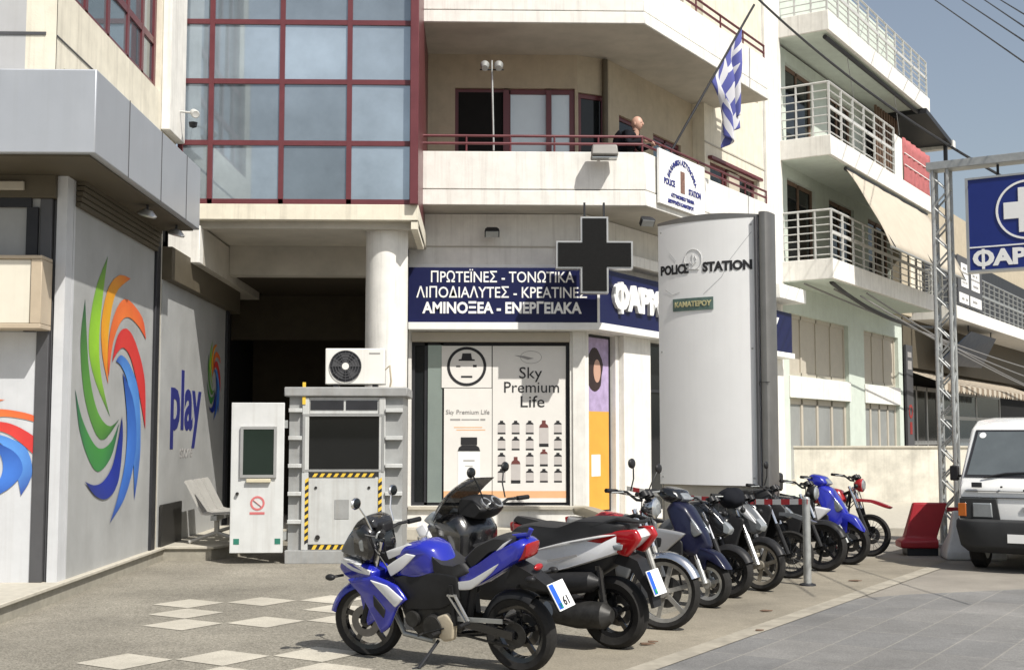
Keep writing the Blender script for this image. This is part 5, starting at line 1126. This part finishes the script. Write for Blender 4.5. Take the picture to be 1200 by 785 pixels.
# ---- blue and white sport bike
def sport_bike():
    o = thing('sport_motorcycle', 'blue and white sport motorcycle on its side stand, nearest in the row', 'motorcycle', (.305, 8.69, 0), HL, GB, lean=R(-7))
    wb = 1.29; R_ = .272; xf = steer(1.12, 12)
    wheel(o, 0, R_, .12, m_blkg, spokes=5, side=-1); wheel(o, wb, R_, .095, m_blkg, xf=xf, spokes=5)
    fork(o, wb, R_, (1.10, .86), .085, m_blkg, xf, .02, m_blk)
    fender(o, wb, R_, 15, 150, .075, m_pblue, xf, .025)
    m = MB()
    for s_ in (-1, 1): m.puff([(wb + .02, R_ + .30), (wb - .12, R_ + .30), (wb - .10, R_ + .02), (wb - .03, R_ - .02)], .012, yc=s_ * .088)
    m.build('fork_guard', m_pblue, par=o, xf=xf, sub=1)
    # front fairing: upper cowl, screen, belly sides
    cw = lambda x: max(.25, 1 - ((x - 1.1) / .50) ** 2 * .8) if x > 1.1 else 1
    MB().puff([(1.520, .655), (1.450, .60), (1.250, .565), (1.106, .58), (1.080, .66), (1.170, .70), (1.350, .715), (1.470, .70)], .19, .82, wf=cw).build('cowl', m_pblue, par=o)
    MB().puff([(1.480, .70), (1.310, .655), (1.118, .635), (1.106, .665), (1.270, .715), (1.430, .735)], .197, .9, .8, wf=cw, ten=.3).build('white_stripe', m_pwhite, par=o)
    MB().puff([(1.495, .715), (1.310, .72), (1.144, .70), (1.106, .80), (1.131, .94), (1.195, 1.0), (1.310, .97), (1.430, .86)], .155, .72, .6, wf=cw).build('headlight_cowl', m_blkg, par=o)
    for s_ in (-1, 1): MB().puff([(1.440, .78), (1.270, .745), (1.189, .80), (1.221, .90), (1.350, .90)], .018, yc=s_ * .112).build('headlight', m_pgrey, par=o)
    for s_ in (-1, 1): MB().puff([(1.240, .80), (1.189, .79), (1.170, .85), (1.208, .89), (1.250, .86)], .012, yc=s_ * .135).build('headlight', m_lens, par=o)
    MB().puff([(1.350, .93), (1.208, .95), (1.106, .96), (1.125, 1.02), (1.208, 1.045), (1.290, 1.0)], .115, .75, .6).build('windscreen', m_screen, par=o)
    for s_ in (-1, 1):
        MB().puff([(1.34, .595), (1.10, .635), (.90, .575), (.82, .48), (.90, .42), (.99, .27), (1.06, .225), (1.13, .34), (1.22, .48)], .022, .85, yc=s_ * .175, ten=.3).build('side_fairing', m_pblue, par=o)
        MB().puff([(1.12, .605), (.97, .575), (.84, .485), (.91, .425), (1.0, .50)], .010, .9, yc=s_ * .194, ten=.2).build('white_panel', m_pwhite, par=o)
        MB().puff([(1.10, .50), (1.00, .40), (1.02, .34), (1.10, .42)], .008, .9, yc=s_ * .196, ten=.3).build('air_vent', m_blk, par=o)
    for s_ in (-1, 1): MB().ball((1.50, s_ * .19, .60), .03, 1.4, 1, .8).tube([(1.45, s_ * .1, .6), (1.5, s_ * .19, .6)], .01).build('indicator', m_blk, par=o)
    # tank, seat, tail
    tw = lambda x: .62 + .38 * math.sin(max(0, min(1, (x - .45) / .55)) * math.pi * .8 + .3)
    MB().puff([(1.04, .70), (.96, .80), (.84, .865), (.70, .885), (.60, .84), (.54, .73), (.58, .64), (.80, .60), (.98, .60)], .155, .66, .5, wf=tw).build('fuel_tank', m_pblue, par=o)
    for s_ in (-1, 1):
        MB().puff([(1.02, .80), (.82, .862), (.72, .852), (.86, .80), (1.0, .745)], .010, .9, yc=s_ * .118, ten=.25).build('white_stripe', m_pwhite, par=o)
        MB().puff([(1.0, .70), (.82, .80), (.74, .79), (.86, .69), (.97, .63)], .010, .9, yc=s_ * .146, ten=.25).build('white_stripe', m_pwhite, par=o)
        MB().puff([(.96, .62), (.56, .68), (.40, .66), (.40, .50), (.56, .42), (.86, .40)], .02, .9, yc=s_ * .125, ten=.25).build('frame_cover', m_blk, par=o)
    MB().cyl((.78, 0, .875), (.78, 0, .895), .035).build('tank_cap', m_chrome, par=o)
    MB().puff([(.64, .80), (.55, .745), (.42, .735), (.34, .76), (.28, .69), (.42, .63), (.62, .64)], .14, .75, .8).build('seat', m_seat, par=o, sub=2)
    MB().puff([(.37, .77), (.26, .87), (.08, .945), (-.04, .94), (-.02, .885), (.14, .83), (.32, .70)], .115, .8, .8).build('pillion_seat', m_seat, par=o, sub=2)
    MB().puff([(.40, .68), (.24, .76), (.08, .86), (-.10, .93), (-.15, .90), (-.10, .80), (-.02, .745), (.20, .62), (.36, .555), (.50, .56), (.50, .64)], .125, .82, .8).build('tail_fairing', m_pblue, par=o, sub=2)
    for s_ in (-1, 1):
        MB().puff([(.46, .61), (.30, .64), (.06, .765), (.12, .70), (.30, .575), (.44, .565)], .012, yc=s_ * .122).build('white_stripe', m_pwhite, par=o, sub=1)
        MB().puff([(.02, .90), (-.05, .935), (.04, .86), (.10, .83)], .012, yc=s_ * .108).build('grab_handle', m_pwhite, par=o, sub=1)
    MB().puff([(-.06, .88), (-.155, .90), (-.13, .80), (-.03, .765)], .085, .8, .9).build('tail_light', m_redl, par=o, sub=1)
    MB().tube([(.0, .02, .93), (-.13, .02, .95), (-.15, .02, .99)], .018, 8).build('spoiler_tip', m_pblue, par=o)
    # rear mudguard and plate
    m = MB(); m.loft([[(-.02, y, .76) for y in (-.07, .07)] + [(.06, y, .62) for y in (.07, -.07)], [(-.15, y, .70) for y in (-.07, .07)] + [(-.10, y, .62) for y in (.07, -.07)], [(-.30, y, .60) for y in (-.06, .06)] + [(-.27, y, .58) for y in (.06, -.06)], [(-.36, y, .46) for y in (-.06, .06)] + [(-.34, y, .455) for y in (.06, -.06)]]); m.build('mudguard', m_blk, par=o, smooth=60)
    for s_ in (-1, 1): MB().ball((-.20, s_ * .15, .68), .028, 1.3, 1, .8).tube([(-.17, s_ * .05, .68), (-.2, s_ * .15, .68)], .009).build('indicator', m_blk, par=o)
    plate(o, -.335, .55, 28, ('', '61'))
    MB().ball((-.175, 0, .73), .03, .6, 1.8, .8).build('reflector', m_redl, par=o)
    # engine, frame
    MB().puff([(.98, .60), (.56, .64), (.44, .58), (.42, .36), (.54, .20), (.78, .19), (.90, .30), (.96, .44)], .13, .75, .7).build('engine', m_eng, par=o, sub=1)
    m = MB().lathe([(0, .0), (.075, 0), (.085, -.03), (.085, -.09)], (.62, .175, .30), (0, 1, 0), 24).lathe([(0, .0), (.055, 0), (.06, -.05)], (.80, .165, .34), (0, 1, 0), 24); m.build('engine_cover', m_eng, par=o)
    MB().puff([(.60, .36), (.50, .40), (.44, .34), (.46, .22), (.54, .20), (.60, .26)], .03, yc=.135).build('sprocket_cover', m_tan, par=o, sub=1)
    m = MB()
    for k in range(5): m.box(.80, .93, -.1, .1, .46 + k * .028, .468 + k * .028)
    m.build('cooling_fins', m_eng, par=o)
    for s_ in (-1, 1): m = MB(); m.beam((1.08, s_ * .1, .76), (.45, s_ * .13, .58), .03, .06); m.beam((.45, s_ * .13, .60), (.44, s_ * .13, .32), .03, .06); m.build('frame_beam', m_blk, par=o)
    m = MB()
    for s_ in (-1, 1): m.beam((.46, s_ * .095, .34), (.0, s_ * .095, R_), .028, .055)
    m.build('swing_arm', m_blkg, par=o)
    m = MB(); m.beam((.50, .125, .36), (.06, .125, R_ + .10), .01, .03); m.build('chain_guard', m_steel, par=o)
    m = MB(); m.beam((.47, .155, .53), (.34, .155, .35), .012, .022, up=(0, 1, 0)); m.beam((.42, .155, .53), (.32, .155, .36), .012, .02, up=(0, 1, 0)); m.beam((.48, .155, .53), (.41, .155, .53), .012, .022, up=(0, 1, 0)); m.build('footpeg_bracket', m_alu, par=o)
    for a_, b_ in ((.32, .35), (.56, .27)): MB().cyl((a_, .15, b_), (a_, .265, b_), .014).build('footpeg', m_blk, par=o)
    m = MB(); lathe_tube(m, [(.84, -.05, .22), (.6, -.12, .18), (.42, -.15, .20), (.34, -.16, .23), (-.12, -.18, .40)], [.022, .022, .03, .05, .055]); m.build('exhaust', m_blkg, par=o)
    m = MB(); m.tube([(.60, .13, .20), (.66, .30, -.0 + .045)], .012, 8); m.tube([(.655, .28, .045), (.70, .32, .035)], .014, 8); m.build('side_stand', m_dark, par=o)
    fender(o, 0, R_, 20, 120, .065, m_blk, gap=.025, name='hugger')
    MB().lathe([(.03, .075), (.088, .075), (.088, .08), (.03, .08)], (0, 0, R_), (0, 1, 0), 28, closed=True).build('sprocket', m_eng, par=o)
    m = MB(); m.beam((.0, .08, R_ + .088), (.52, .10, .34), .008, .016); m.beam((.0, .08, R_ - .088), (.52, .10, .26), .008, .016); m.build('chain', m_eng, par=o)
    MB().box(wb - .14, wb - .04, .045, .085, R_ + .02, R_ + .12).build('brake_caliper', m_eng, par=o, xf=xf, bev=.012)
    for k in range(5): MB().box(.82, .99, -.105, .105, .40 + k * .026, .408 + k * .026).build('cooling_fin', m_almat, par=o)
    m = MB(); lathe_tube(m, [(.98, .05, .42), (1.03, .05, .34), (.95, .06, .20), (.70, .05, .17)], [.02, .02, .02, .022]); m.build('header_pipe', m_steel, par=o)
    MB().tube([(.52, .17, .30), (.70, .18, .25)], .006, 6).cyl((.70, .17, .25), (.70, .23, .25), .008).build('gear_lever', m_eng, par=o)
    m = MB().tube([(1.10, .25, .94), (1.0, .16, .90), (1.05, .08, .72), (.95, .1, .55)], .006, 6).tube([(1.1, .05, .92), (1.16, .1, .78), (1.12, .12, .62)], .006, 6); m.build('cable', m_blk, par=o)
    MB().tube([(.40, .05, .30), (.32, .05, .62)], .03, 10).build('shock_absorber', m_blk, par=o)
    bars(o, 1.10, .95, .29, .10, m_blk, xf, rise=.03, mirror=(1, 1), mz=.19, mc=m_chrome, mx=.03)
    MB().box(1.08, 1.16, -.08, .08, .92, .99).build('instrument', m_blk, par=o, bev=.015, xf=xf)
    m = MB().tube([(1.16, .12, .94), (1.24, .14, .74), (1.2, .1, .55), (wb - .02, .09, .30)], .007, 6).tube([(1.1, .2, .95), (1.12, .13, .82), (1.0, .12, .66)], .006, 6); m.build('brake_hose', m_blk, par=o)
sport_bike()
# ---- white maxi scooter
def maxi_scooter():
    o = thing('maxi_scooter', 'white maxi scooter with red tail lamps and a dark windscreen, second in the row', 'scooter', (1.04, 9.62, 0), HL, GB, lean=R(-3))
    wb = 1.54; R_ = .275; xf = steer(1.3, 8)
    wheel(o, 0, R_, .15, m_blkg, spokes=5, side=-1); wheel(o, wb, .29, .12, m_blkg, xf=xf, spokes=5)
    fork(o, wb, .29, (1.36, .72), .095, m_blk, xf); fender(o, wb, .29, 10, 150, .085, m_blk, xf)
    nw = lambda x: max(.35, 1 - max(0, (x - 1.2) / .62) ** 2 * .8)
    MB().puff([(1.74, .82), (1.66, .64), (1.48, .52), (1.26, .42), (1.18, .56), (1.16, .86), (1.26, 1.0), (1.48, .98), (1.64, .92)], .255, .72, .72, wf=nw).build('front_apron', m_blkg, par=o, sub=2)
    for s_ in (-1, 1):
        MB().puff([(1.70, .86), (1.60, .70), (1.46, .56), (1.40, .60), (1.54, .78), (1.62, .90)], .018, .9, yc=s_ * .205, ten=.3).build('silver_panel', m_pwhite, par=o, sub=1)
        MB().puff([(1.44, .70), (1.30, .52), (1.20, .56), (1.34, .74), (1.48, .80)], .018, .9, yc=s_ * .245, ten=.3).build('white_panel', m_pwhite, par=o, sub=1)
        MB().puff([(1.66, .92), (1.52, .86), (1.44, .92), (1.56, 1.0)], .03, yc=s_ * .14).build('headlight', m_lens, par=o, sub=2)
    # screen: bowed sheet
    rings = []
    for i in range(9):
        t = i / 8; xx = 1.64 - .34 * t + .05 * math.sin(t * 3.14); zz = .93 + .36 * t - .03 * t ** 4; hw_ = .25 - .06 * t - .05 * t ** 6
        rings.append([(xx - .14 * (k / 4) ** 2, hw_ * k / 4, zz) for k in range(-4, 5)] + [(xx - .008 - .14 * (k / 4) ** 2, hw_ * k / 4 * .99, zz - .003) for k in range(4, -5, -1)])
    MB().loft(rings).build('windscreen', m_screen, par=o, smooth=60)
    MB().puff([(1.34, .98), (1.14, .94), (1.06, 1.02), (1.16, 1.12), (1.30, 1.12)], .17, .75, .75).build('dash', m_blk, par=o, sub=2)
    m = MB()
    for y in (-.07, .07): m.lathe([(.045, 0), (.06, 0), (.06, .02), (.045, .02)], (1.10, y, 1.06), (-.7, 0, .7), 20, closed=True)
    m.build('gauge_ring', m_alu, par=o)
    bars(o, 1.06, 1.08, .32, .10, m_blk, xf, rise=.05, mirror=(1, 1), mz=.22)
    MB().puff([(1.30, .80), (1.06, .72), (.84, .76), (.70, .62), (.72, .34), (1.20, .30), (1.36, .5)], .17, .8, .8).build('footboard', m_blk, par=o, sub=2)
    MB().puff([(.94, .78), (.84, .70), (.60, .70), (.30, .80), (.02, .86), (-.18, .90), (-.20, .955), (-.08, .99), (.20, .985), (.40, .92), (.66, .93), (.80, .90)], .165, .82, .75).build('seat', m_seat, par=o, sub=2)
    bw = lambda x: .72 + .28 * math.sin(max(0, min(1, (x + .3) / 1.1)) * math.pi)
    MB().puff([(.92, .70), (.66, .73), (.34, .81), (.0, .88), (-.24, .91), (-.29, .86), (-.18, .76), (.04, .68), (.30, .60), (.58, .53), (.80, .50), (.94, .56)], .205, .86, .8, wf=bw).build('rear_bodywork', m_pwhite, par=o, sub=2)
    for s_ in (-1, 1):
        MB().puff([(.22, .83), (-.06, .90), (-.27, .92), (-.31, .85), (-.20, .72), (-.12, .74), (-.16, .82), (.04, .81)], .03, .85, .8, yc=s_ * .135).build('tail_light', m_redl, par=o, sub=1)
        MB().puff([(-.08, .80), (-.17, .81), (-.16, .77), (-.10, .765)], .012, yc=s_ * .158).build('indicator', m_lens, par=o, sub=1)
        MB().tube([(.10, s_ * .15, .93), (-.12, s_ * .15, .99), (-.26, s_ * .08, .97), (-.27, 0, .965)], .016, 8).build('grab_rail', m_blk, par=o)
    text('—', .01, m_ink, Fr((0, 0), R(180)), -.4, .3, .6, par=o) if False else None
    m = MB(); m.beam((.46, .208, .66), (.20, .205, .715), .003, .018); m.build('side_badge', m_inkg, par=o)
    MB().puff([(.88, .52), (.5, .55), (.12, .68), (-.1, .74), (-.02, .62), (.3, .44), (.7, .32), (.9, .36)], .15, .8, .8).build('lower_bodywork', m_blk, par=o, sub=2)
    m = MB(); lathe_tube(m, [(.72, .14, .47), (.62, .15, .47), (.30, .17, .50), (.10, .17, .52), (.04, .16, .52)], [.05, .085, .09, .075, .03]); m.build('air_filter', m_blk, par=o)
    m = MB(); lathe_tube(m, [(.70, .15, .30), (.56, .16, .30), (.22, .17, .27), (.0, .165, R_), (-.06, .16, R_)], [.06, .10, .105, .10, .05]); m.build('drive_cover', m_eng, par=o)
    m = MB(); lathe_tube(m, [(.5, -.16, .28), (.3, -.19, .30), (-.16, -.20, .42)], [.03, .06, .065]); m.build('exhaust', m_blk, par=o)
    m = MB(); m.tube([(.02, .13, R_ + .02), (.06, .13, .64)], .03, 10); m.build('shock_absorber', m_blkg, par=o)
    m = MB(); m.loft([[(-.1, y, .74) for y in (-.08, .08)] + [(-.02, y, .66) for y in (.08, -.08)], [(-.24, y, .68) for y in (-.075, .075)] + [(-.18, y, .62) for y in (.075, -.075)], [(-.34, y, .46) for y in (-.07, .07)] + [(-.31, y, .45) for y in (.07, -.07)], [(-.36, y, .34) for y in (-.06, .06)] + [(-.335, y, .335) for y in (.06, -.06)]]); m.build('mudguard', m_blk, par=o, smooth=60)
    plate(o, -.35, .52, 22, ('', ''))
    m = MB(); m.tube([(.66, .15, .22), (.60, .32, .04)], .013, 8); m.build('side_stand', m_dark, par=o)
maxi_scooter()
m_dtyre = M('dusty_alloy', (.30, .27, .22), .55, .4, var=.2, scale=15)
# ---- generic motorcycle
def naked(label, front, wb, R_, head, tank, fen, rim, wire=False, seat=None, st=0, lamp='round', high=False, bar_z=1.08, lean=-5, fork_m=None, name='motorcycle', cat='motorcycle', mirror=(1, 1), fw=.10, sidep=None, mask=None, mc=None, cowl=None, stripe=True, box=False, crate=False, rwheel=True):
    d = V((math.cos(head), math.sin(head), 0)); p = V(front) - d * wb
    o = thing(name, label, cat, (p.x, p.y, 0), head, GB, lean=R(lean)); xf = steer(wb - .2, st); k = R_ / .28
    wheel(o, wb, R_, fw, rim, xf=xf, wire=wire, spokes=6); wheel(o, 0, R_, fw * 1.15, rim, wire=wire, spokes=6, side=-1)
    ht = (wb - .26, bar_z - .12)
    fork(o, wb, R_, ht, .085, fork_m or m_almat, xf, .021, fork_m)
    if high: 
        m = MB(); m.puff([(wb + .30, R_ * 2 + .10), (wb + .05, R_ * 2 + .19), (wb - .22, R_ * 2 + .20), (wb - .22, R_ * 2 + .165), (wb + .02, R_ * 2 + .15), (wb + .26, R_ * 2 + .075)], .075, .9, .8); m.build('fender', fen, par=o, xf=xf, sub=1)
    else: fender(o, wb, R_, 25, 165, fw * .62, fen, xf, .022)
    if lamp == 'round':
        c = (wb - .12, 0, bar_z - .10); MB().lathe([(0, -.09), (.06, -.075), (.088, -.02), (.09, .02), (.08, .028)], c, (1, 0, 0), 24).build('headlight', mask or m_chrome, par=o, xf=xf)
        MB().lathe([(.08, .026), (.06, .045), (0, .052)], c, (1, 0, 0), 24).build('headlight_lens', m_lens, par=o, xf=xf)
    else:
        q = MB().puff([(wb + .02, bar_z - .30), (wb - .10, bar_z - .15), (wb - .26, bar_z + .0), (wb - .44, bar_z - .02), (wb - .36, bar_z - .22), (wb - .20, bar_z - .34), (wb - .06, bar_z - .36)], .11, .75, .6, ten=.35, wf=lambda x: max(.4, 1 - max(0, x - wb + .3) * 1.5)).build('headlight_mask', mask, par=o, xf=xf)
        for s_ in (-1, 1) if stripe else (): MB().puff([(wb - .02, bar_z - .25), (wb - .16, bar_z - .10), (wb - .36, bar_z - .02), (wb - .30, bar_z - .08), (wb - .14, bar_z - .20)], .012, .9, yc=s_ * .10, ten=.3).build('mask_stripe', m_pwhite, par=q, xf=xf)
        MB().puff([(wb + .025, bar_z - .27), (wb - .05, bar_z - .20), (wb - .08, bar_z - .30), (wb - .0, bar_z - .33)], .06, .8, .8).build('headlight', m_lens, par=q, xf=xf)
    bars(o, wb - .27, bar_z + .02, .33, .12, m_blk, xf, mirror=mirror, mz=.2, mc=mc)
    for a_ in (-.07, .07): MB().lathe([(0, 0), (.04, 0), (.045, -.05)], (wb - .20, a_ * .8, bar_z + .03), (-.5, 0, .85), 18).build('instrument', m_blk, par=o, xf=xf)
    z0 = bar_z - .30
    if tank is not None: MB().puff([(wb - .30, z0 - .02), (wb - .38, z0 + .13), (wb - .56, z0 + .16), (wb - .74, z0 + .04), (wb - .74, z0 - .06), (wb - .5, z0 - .12)], .14, .72, .75).build('fuel_tank', tank, par=o, sub=2)
    MB().puff([(wb - .70, z0 + .06), (wb - .86, z0), (.20, z0 + .03), (-.18, z0 + .09), (-.22, z0 + .04), (.10, z0 - .05), (wb - .72, z0 - .06)], .12, .85, .8).build('seat', seat or m_seat, par=o, sub=2)
    MB().puff([(.42, z0 - .05), (.02, z0 + .0), (-.22, z0 + .03), (-.20, z0 - .05), (.10, z0 - .14), (.40, z0 - .20)], .115, .85, .8).build('side_panel', sidep or tank or m_blk, par=o, sub=2)
    MB().puff([(-.18, z0 + .04), (-.26, z0 + .03), (-.25, z0 - .05), (-.17, z0 - .05)], .06).build('tail_light', m_redl, par=o, sub=1)
    MB().puff([(wb - .36, .52), (wb - .62, .58), (wb - .86, .50), (wb - .90, .30), (wb - .74, .20), (wb - .50, .20), (wb - .40, .34)], .12, .8, .75).build('engine', m_eng, par=o, sub=1)
    m = MB(); m.lathe([(0, 0), (.075, 0), (.085, -.03), (.085, -.1)], (wb - .72, .16, .31), (0, 1, 0), 20); m.lathe([(0, 0), (.07, 0), (.08, -.03), (.08, -.1)], (wb - .70, -.16, .31), (0, -1, 0), 20); m.build('engine_cover', m_almat, par=o)
    m = MB()
    for s_ in (-1, 1):
        m.tube([(wb - .26, s_ * .03, bar_z - .16), (wb - .34, s_ * .09, .46), (wb - .50, s_ * .1, .22), (wb - .9, s_ * .1, .24)], .016, 8); m.tube([(wb - .26, s_ * .03, bar_z - .18), (.5, s_ * .1, z0 - .12), (-.15, s_ * .09, z0 - .02)], .016, 8)
        m.tube([(wb - .88, s_ * .1, .28), (0, s_ * .1, R_)], .02, 8)
    m.build('frame', m_blk, par=o)
    for s_ in (-1, 1): MB().tube([(.02, s_ * .11, R_ + .03), (.14, s_ * .11, z0 - .08)], .026, 10).build('shock_absorber', m_chrome, par=o)
    m = MB(); lathe_tube(m, [(wb - .42, -.06, .44), (wb - .40, -.10, .26), (wb - .62, -.15, .20), (.34, -.15, .24), (-.16, -.17, .32)], [.02, .02, .022, .045, .048]); m.build('exhaust', mc or m_steel, par=o)
    fender(o, 0, R_, 25, 150, fw * .62, fen if not high else m_blk, gap=.05)
    for s_ in (-1, 1): MB().ball((wb - .14, s_ * .17, bar_z - .12), .03).tube([(wb - .2, s_ * .06, bar_z - .12), (wb - .14, s_ * .17, bar_z - .12)], .007).build('indicator', m_blk, par=o, xf=xf)
    m = MB().tube([(.62, .12, .2), (.58, .30, .03)], .012, 8); m.build('side_stand', m_dark, par=o)
    for s_ in (-1, 1): MB().tube([(wb - .36, s_ * .26, bar_z + .01), (wb - .18, s_ * .12, bar_z - .02), (wb - .20, s_ * .07, bar_z - .3), (wb - .42, s_ * .08, .5)], .006, 6).build('cable', m_blk, par=o, xf=xf)
    MB().tube([(wb - .24, .1, bar_z), (wb - .14, .1, bar_z - .3), (wb - .05, .075, R_ + .12)], .006, 6).build('brake_hose', m_blk, par=o, xf=xf)
    MB().box(wb - .04, wb + .05, .045, .085, R_ + .03, R_ + .12).build('brake_caliper', m_eng, par=o, xf=xf, bev=.01)
    MB().box(wb - .40, wb - .36, -.12, .12, .44, .64).build('radiator', m_dark, par=o, bev=.006)
    if cowl is not None:
        for s_ in (-1, 1): MB().puff([(wb - .16, bar_z - .22), (wb - .30, bar_z - .16), (wb - .40, bar_z - .36), (wb - .36, .42), (wb - .26, .40), (wb - .20, .58)], .02, yc=s_ * .16).build('leg_shield', cowl, par=o, sub=1)
    if box: MB().box(-.34, -.02, -.17, .17, z0 + .10, z0 + .36).build('top_box', m_blk, par=o, bev=.04)
    return o
def scooter(label, front, head, paint, side, wb=1.24, R_=.225, st=0, rim=None, k=1.0, lean=-3, seat=None, leg=None):
    d = V((math.cos(head), math.sin(head), 0)); p = V(front) - d * wb
    o = thing('scooter', label, 'scooter', (p.x, p.y, 0), head, GB, lean=R(lean)); xf = steer(wb - .2, st)
    wheel(o, wb, R_, .115, rim or m_almat, xf=xf, spokes=3); wheel(o, 0, R_, .12, rim or m_almat, spokes=3, side=-1)
    fork(o, wb, R_, (wb - .16, .62), .075, m_steel, xf, .02)
    MB().puff([(wb + .22, R_ + .14), (wb + .10, R_ * 2 + .06), (wb - .10, R_ * 2 + .12), (wb - .20, R_ * 2 + .02), (wb - .14, R_ + .16), (wb - .02, R_ + .12), (wb + .02, R_ * 2 + .0)], .085, .85, .8).build('fender', paint, par=o, xf=xf, sub=2)
    nw = lambda x: max(.4, 1 - max(0, (x - (wb - .3)) / .45) ** 2)
    MB().puff([(wb + .02, .56), (wb - .02, .67), (wb - .20, .94), (wb - .34, 1.01), (wb - .42, .92), (wb - .33, .70), (wb - .24, .48), (wb - .10, .45)], .145, .72, .5, wf=nw, ten=.35).build('front_apron', paint, par=o)
    for s_ in (-1, 1):
        MB().puff([(wb - .04, .69), (wb - .20, .89), (wb - .24, .83), (wb - .12, .65)], .018, .85, yc=s_ * .100, ten=.35).build('indicator', m_lens, par=o)
        sp_ = MB().puff([(wb - .16, .68), (wb - .46, .72), (wb - .70, .52), (wb - .60, .38), (wb - .44, .40), (wb - .34, .52)], .022, .85, yc=s_ * .20, ten=.3).build('side_panel', side, par=o)
        MB().puff([(wb - .40, .63), (wb - .48, .63), (wb - .48, .54), (wb - .41, .55)], .008, yc=s_ * .219).build('panel_hole', m_blk, par=sp_)
        MB().puff([(wb - .20, .60), (wb - .34, .70), (wb - .40, .66), (wb - .30, .44), (wb - .20, .42)], .015, .85, yc=s_ * .185, ten=.3).build('inner_shield', m_blk, par=o)
    MB().puff([(wb - .24, 1.00), (wb - .30, 1.09), (wb - .44, 1.12), (wb - .52, 1.06), (wb - .44, .98), (wb - .32, .95)], .15, .7, .7).build('handlebar_cowl', paint if leg is None else leg, par=o, xf=xf, sub=2)
    MB().puff([(wb - .22, 1.0), (wb - .27, 1.06), (wb - .31, 1.03), (wb - .28, .97)], .085, .8, .8).build('headlight', m_lens, par=o, xf=xf, sub=1)
    bars(o, wb - .40, 1.07, .31, .08, m_blk, xf, rise=.02, mz=.17, mirror=(0, 0))
    MB().puff([(wb - .30, .42), (wb - .36, .28), (.45, .24), (.40, .36), (.60, .36)], .15, .85, .85).build('footboard', m_blk, par=o, sub=1)
    MB().puff([(.50, .76), (.44, .52), (.20, .46), (-.10, .56), (-.28, .74), (-.26, .80), (.1, .78)], .155, .8, .75).build('rear_bodywork', side if leg is not None else paint, par=o, sub=2)
    MB().puff([(.58, .78), (.54, .84), (.2, .82), (-.10, .90), (-.22, .88), (-.2, .82), (.2, .75), (.5, .72)], .13, .85, .75).build('seat', seat or m_seat, par=o, sub=2)
    MB().puff([(-.24, .80), (-.31, .79), (-.29, .71), (-.22, .71)], .07).build('tail_light', m_redl, par=o, sub=1)
    m = MB(); lathe_tube(m, [(.40, .12, .28), (.2, .13, .27), (0, .13, R_)], [.06, .08, .07]); m.build('drive_cover', m_eng, par=o)
    m = MB(); lathe_tube(m, [(.3, -.12, .22), (.1, -.15, .26), (-.2, -.16, .32)], [.03, .05, .05]); m.build('exhaust', m_blk, par=o)
    fender(o, 0, R_, 30, 170, .07, m_blk, gap=.04); plate(o, -.27, .56, 20)
    MB().tube([(.3, .08, .24), (.2, .1, .03)], .012).tube([(.3, -.08, .24), (.2, -.1, .03)], .012).build('centre_stand', m_dark, par=o)
    return o
naked('small motorcycle with a round chrome headlight and raised mirrors, behind the white maxi scooter', (1.52, 10.5, 0), 1.25, .31, HR, m_pred, m_chrome, m_almat, seat=m_seat, st=6, bar_z=1.10, mc=m_blk, fw=.10, cowl=m_pgrey, name='underbone_motorcycle')
scooter('dark navy scooter with silver side panels, front wheel turned to the road', (2.16, 11.85, 0), HR, m_pnavy, m_psilv, st=-4, leg=m_blkg, seat=m_tanv)
naked('dark motorcycle mostly hidden between the navy scooter and the white fronted motorcycle', (2.48, 12.55, 0), 1.22, .25, HR, m_pgrey, m_blk, m_blkg, lamp='mask', mask=m_blkg, bar_z=.95, mirror=(0, 0), seat=m_tanv, fw=.12, fork_m=m_blk, stripe=False, cowl=m_blk)
b6 = naked('grey and white motorcycle with pale spoked rims and a black bag on its handlebar', (2.95, 13.1, 0), 1.25, .265, HR, m_pgrey, m_blk, m_dtyre, lamp='mask', mask=m_pgrey, bar_z=.94, fork_m=m_alu, st=-10, fw=.10, mirror=(0, 0), cowl=m_blk)
naked('thin wheeled grey motorcycle behind the bollard with a high mudguard', (3.5, 14.22, 0), 1.24, .27, HR, m_pgrey, m_pgrey, m_blkg, wire=True, high=True, lamp='mask', mask=m_blk, bar_z=1.0, fw=.085, st=5, fork_m=m_blk, stripe=False, cowl=m_blk, mirror=(0, 1))
naked('black motorcycle with black wheels just right of the bollard', (4.08, 14.95, 0), 1.24, .29, HR, m_blkg, m_blk, m_blkg, wire=False, bar_z=1.02, lamp='round', mask=m_blk, fw=.125, mirror=(0, 0), fork_m=m_blk, cowl=m_blk)
scooter('bright blue scooter with white panels near the far end of the row', (4.62, 15.72, 0), HR, m_pblue, m_pwhite, R_=.27, rim=m_blkg, wb=1.26)
naked('red fendered motorcycle with a black top box, last in the row', (5.22, 16.8, 0), 1.25, .28, HR, m_pred, m_pred, m_blkg, wire=True, high=True, lamp='round', mask=m_pred, bar_z=1.04, fw=.08, fork_m=m_blk, box=True, mirror=(0, 0))
o = thing('handlebar_bag', 'black crumpled bag hanging on the handlebar of the grey and white motorcycle', 'bag', (2.65, 13.28, .86))
m = MB(); m.ball((2.66, 13.26, .95), .15, 1.0, .9, .75, 18)
for v in m.bm.verts: v.co += V((random.uniform(-1, 1), random.uniform(-1, 1), random.uniform(-1, 1))) * .018
m.build('bag', m_cloth, W=o, sub=1)
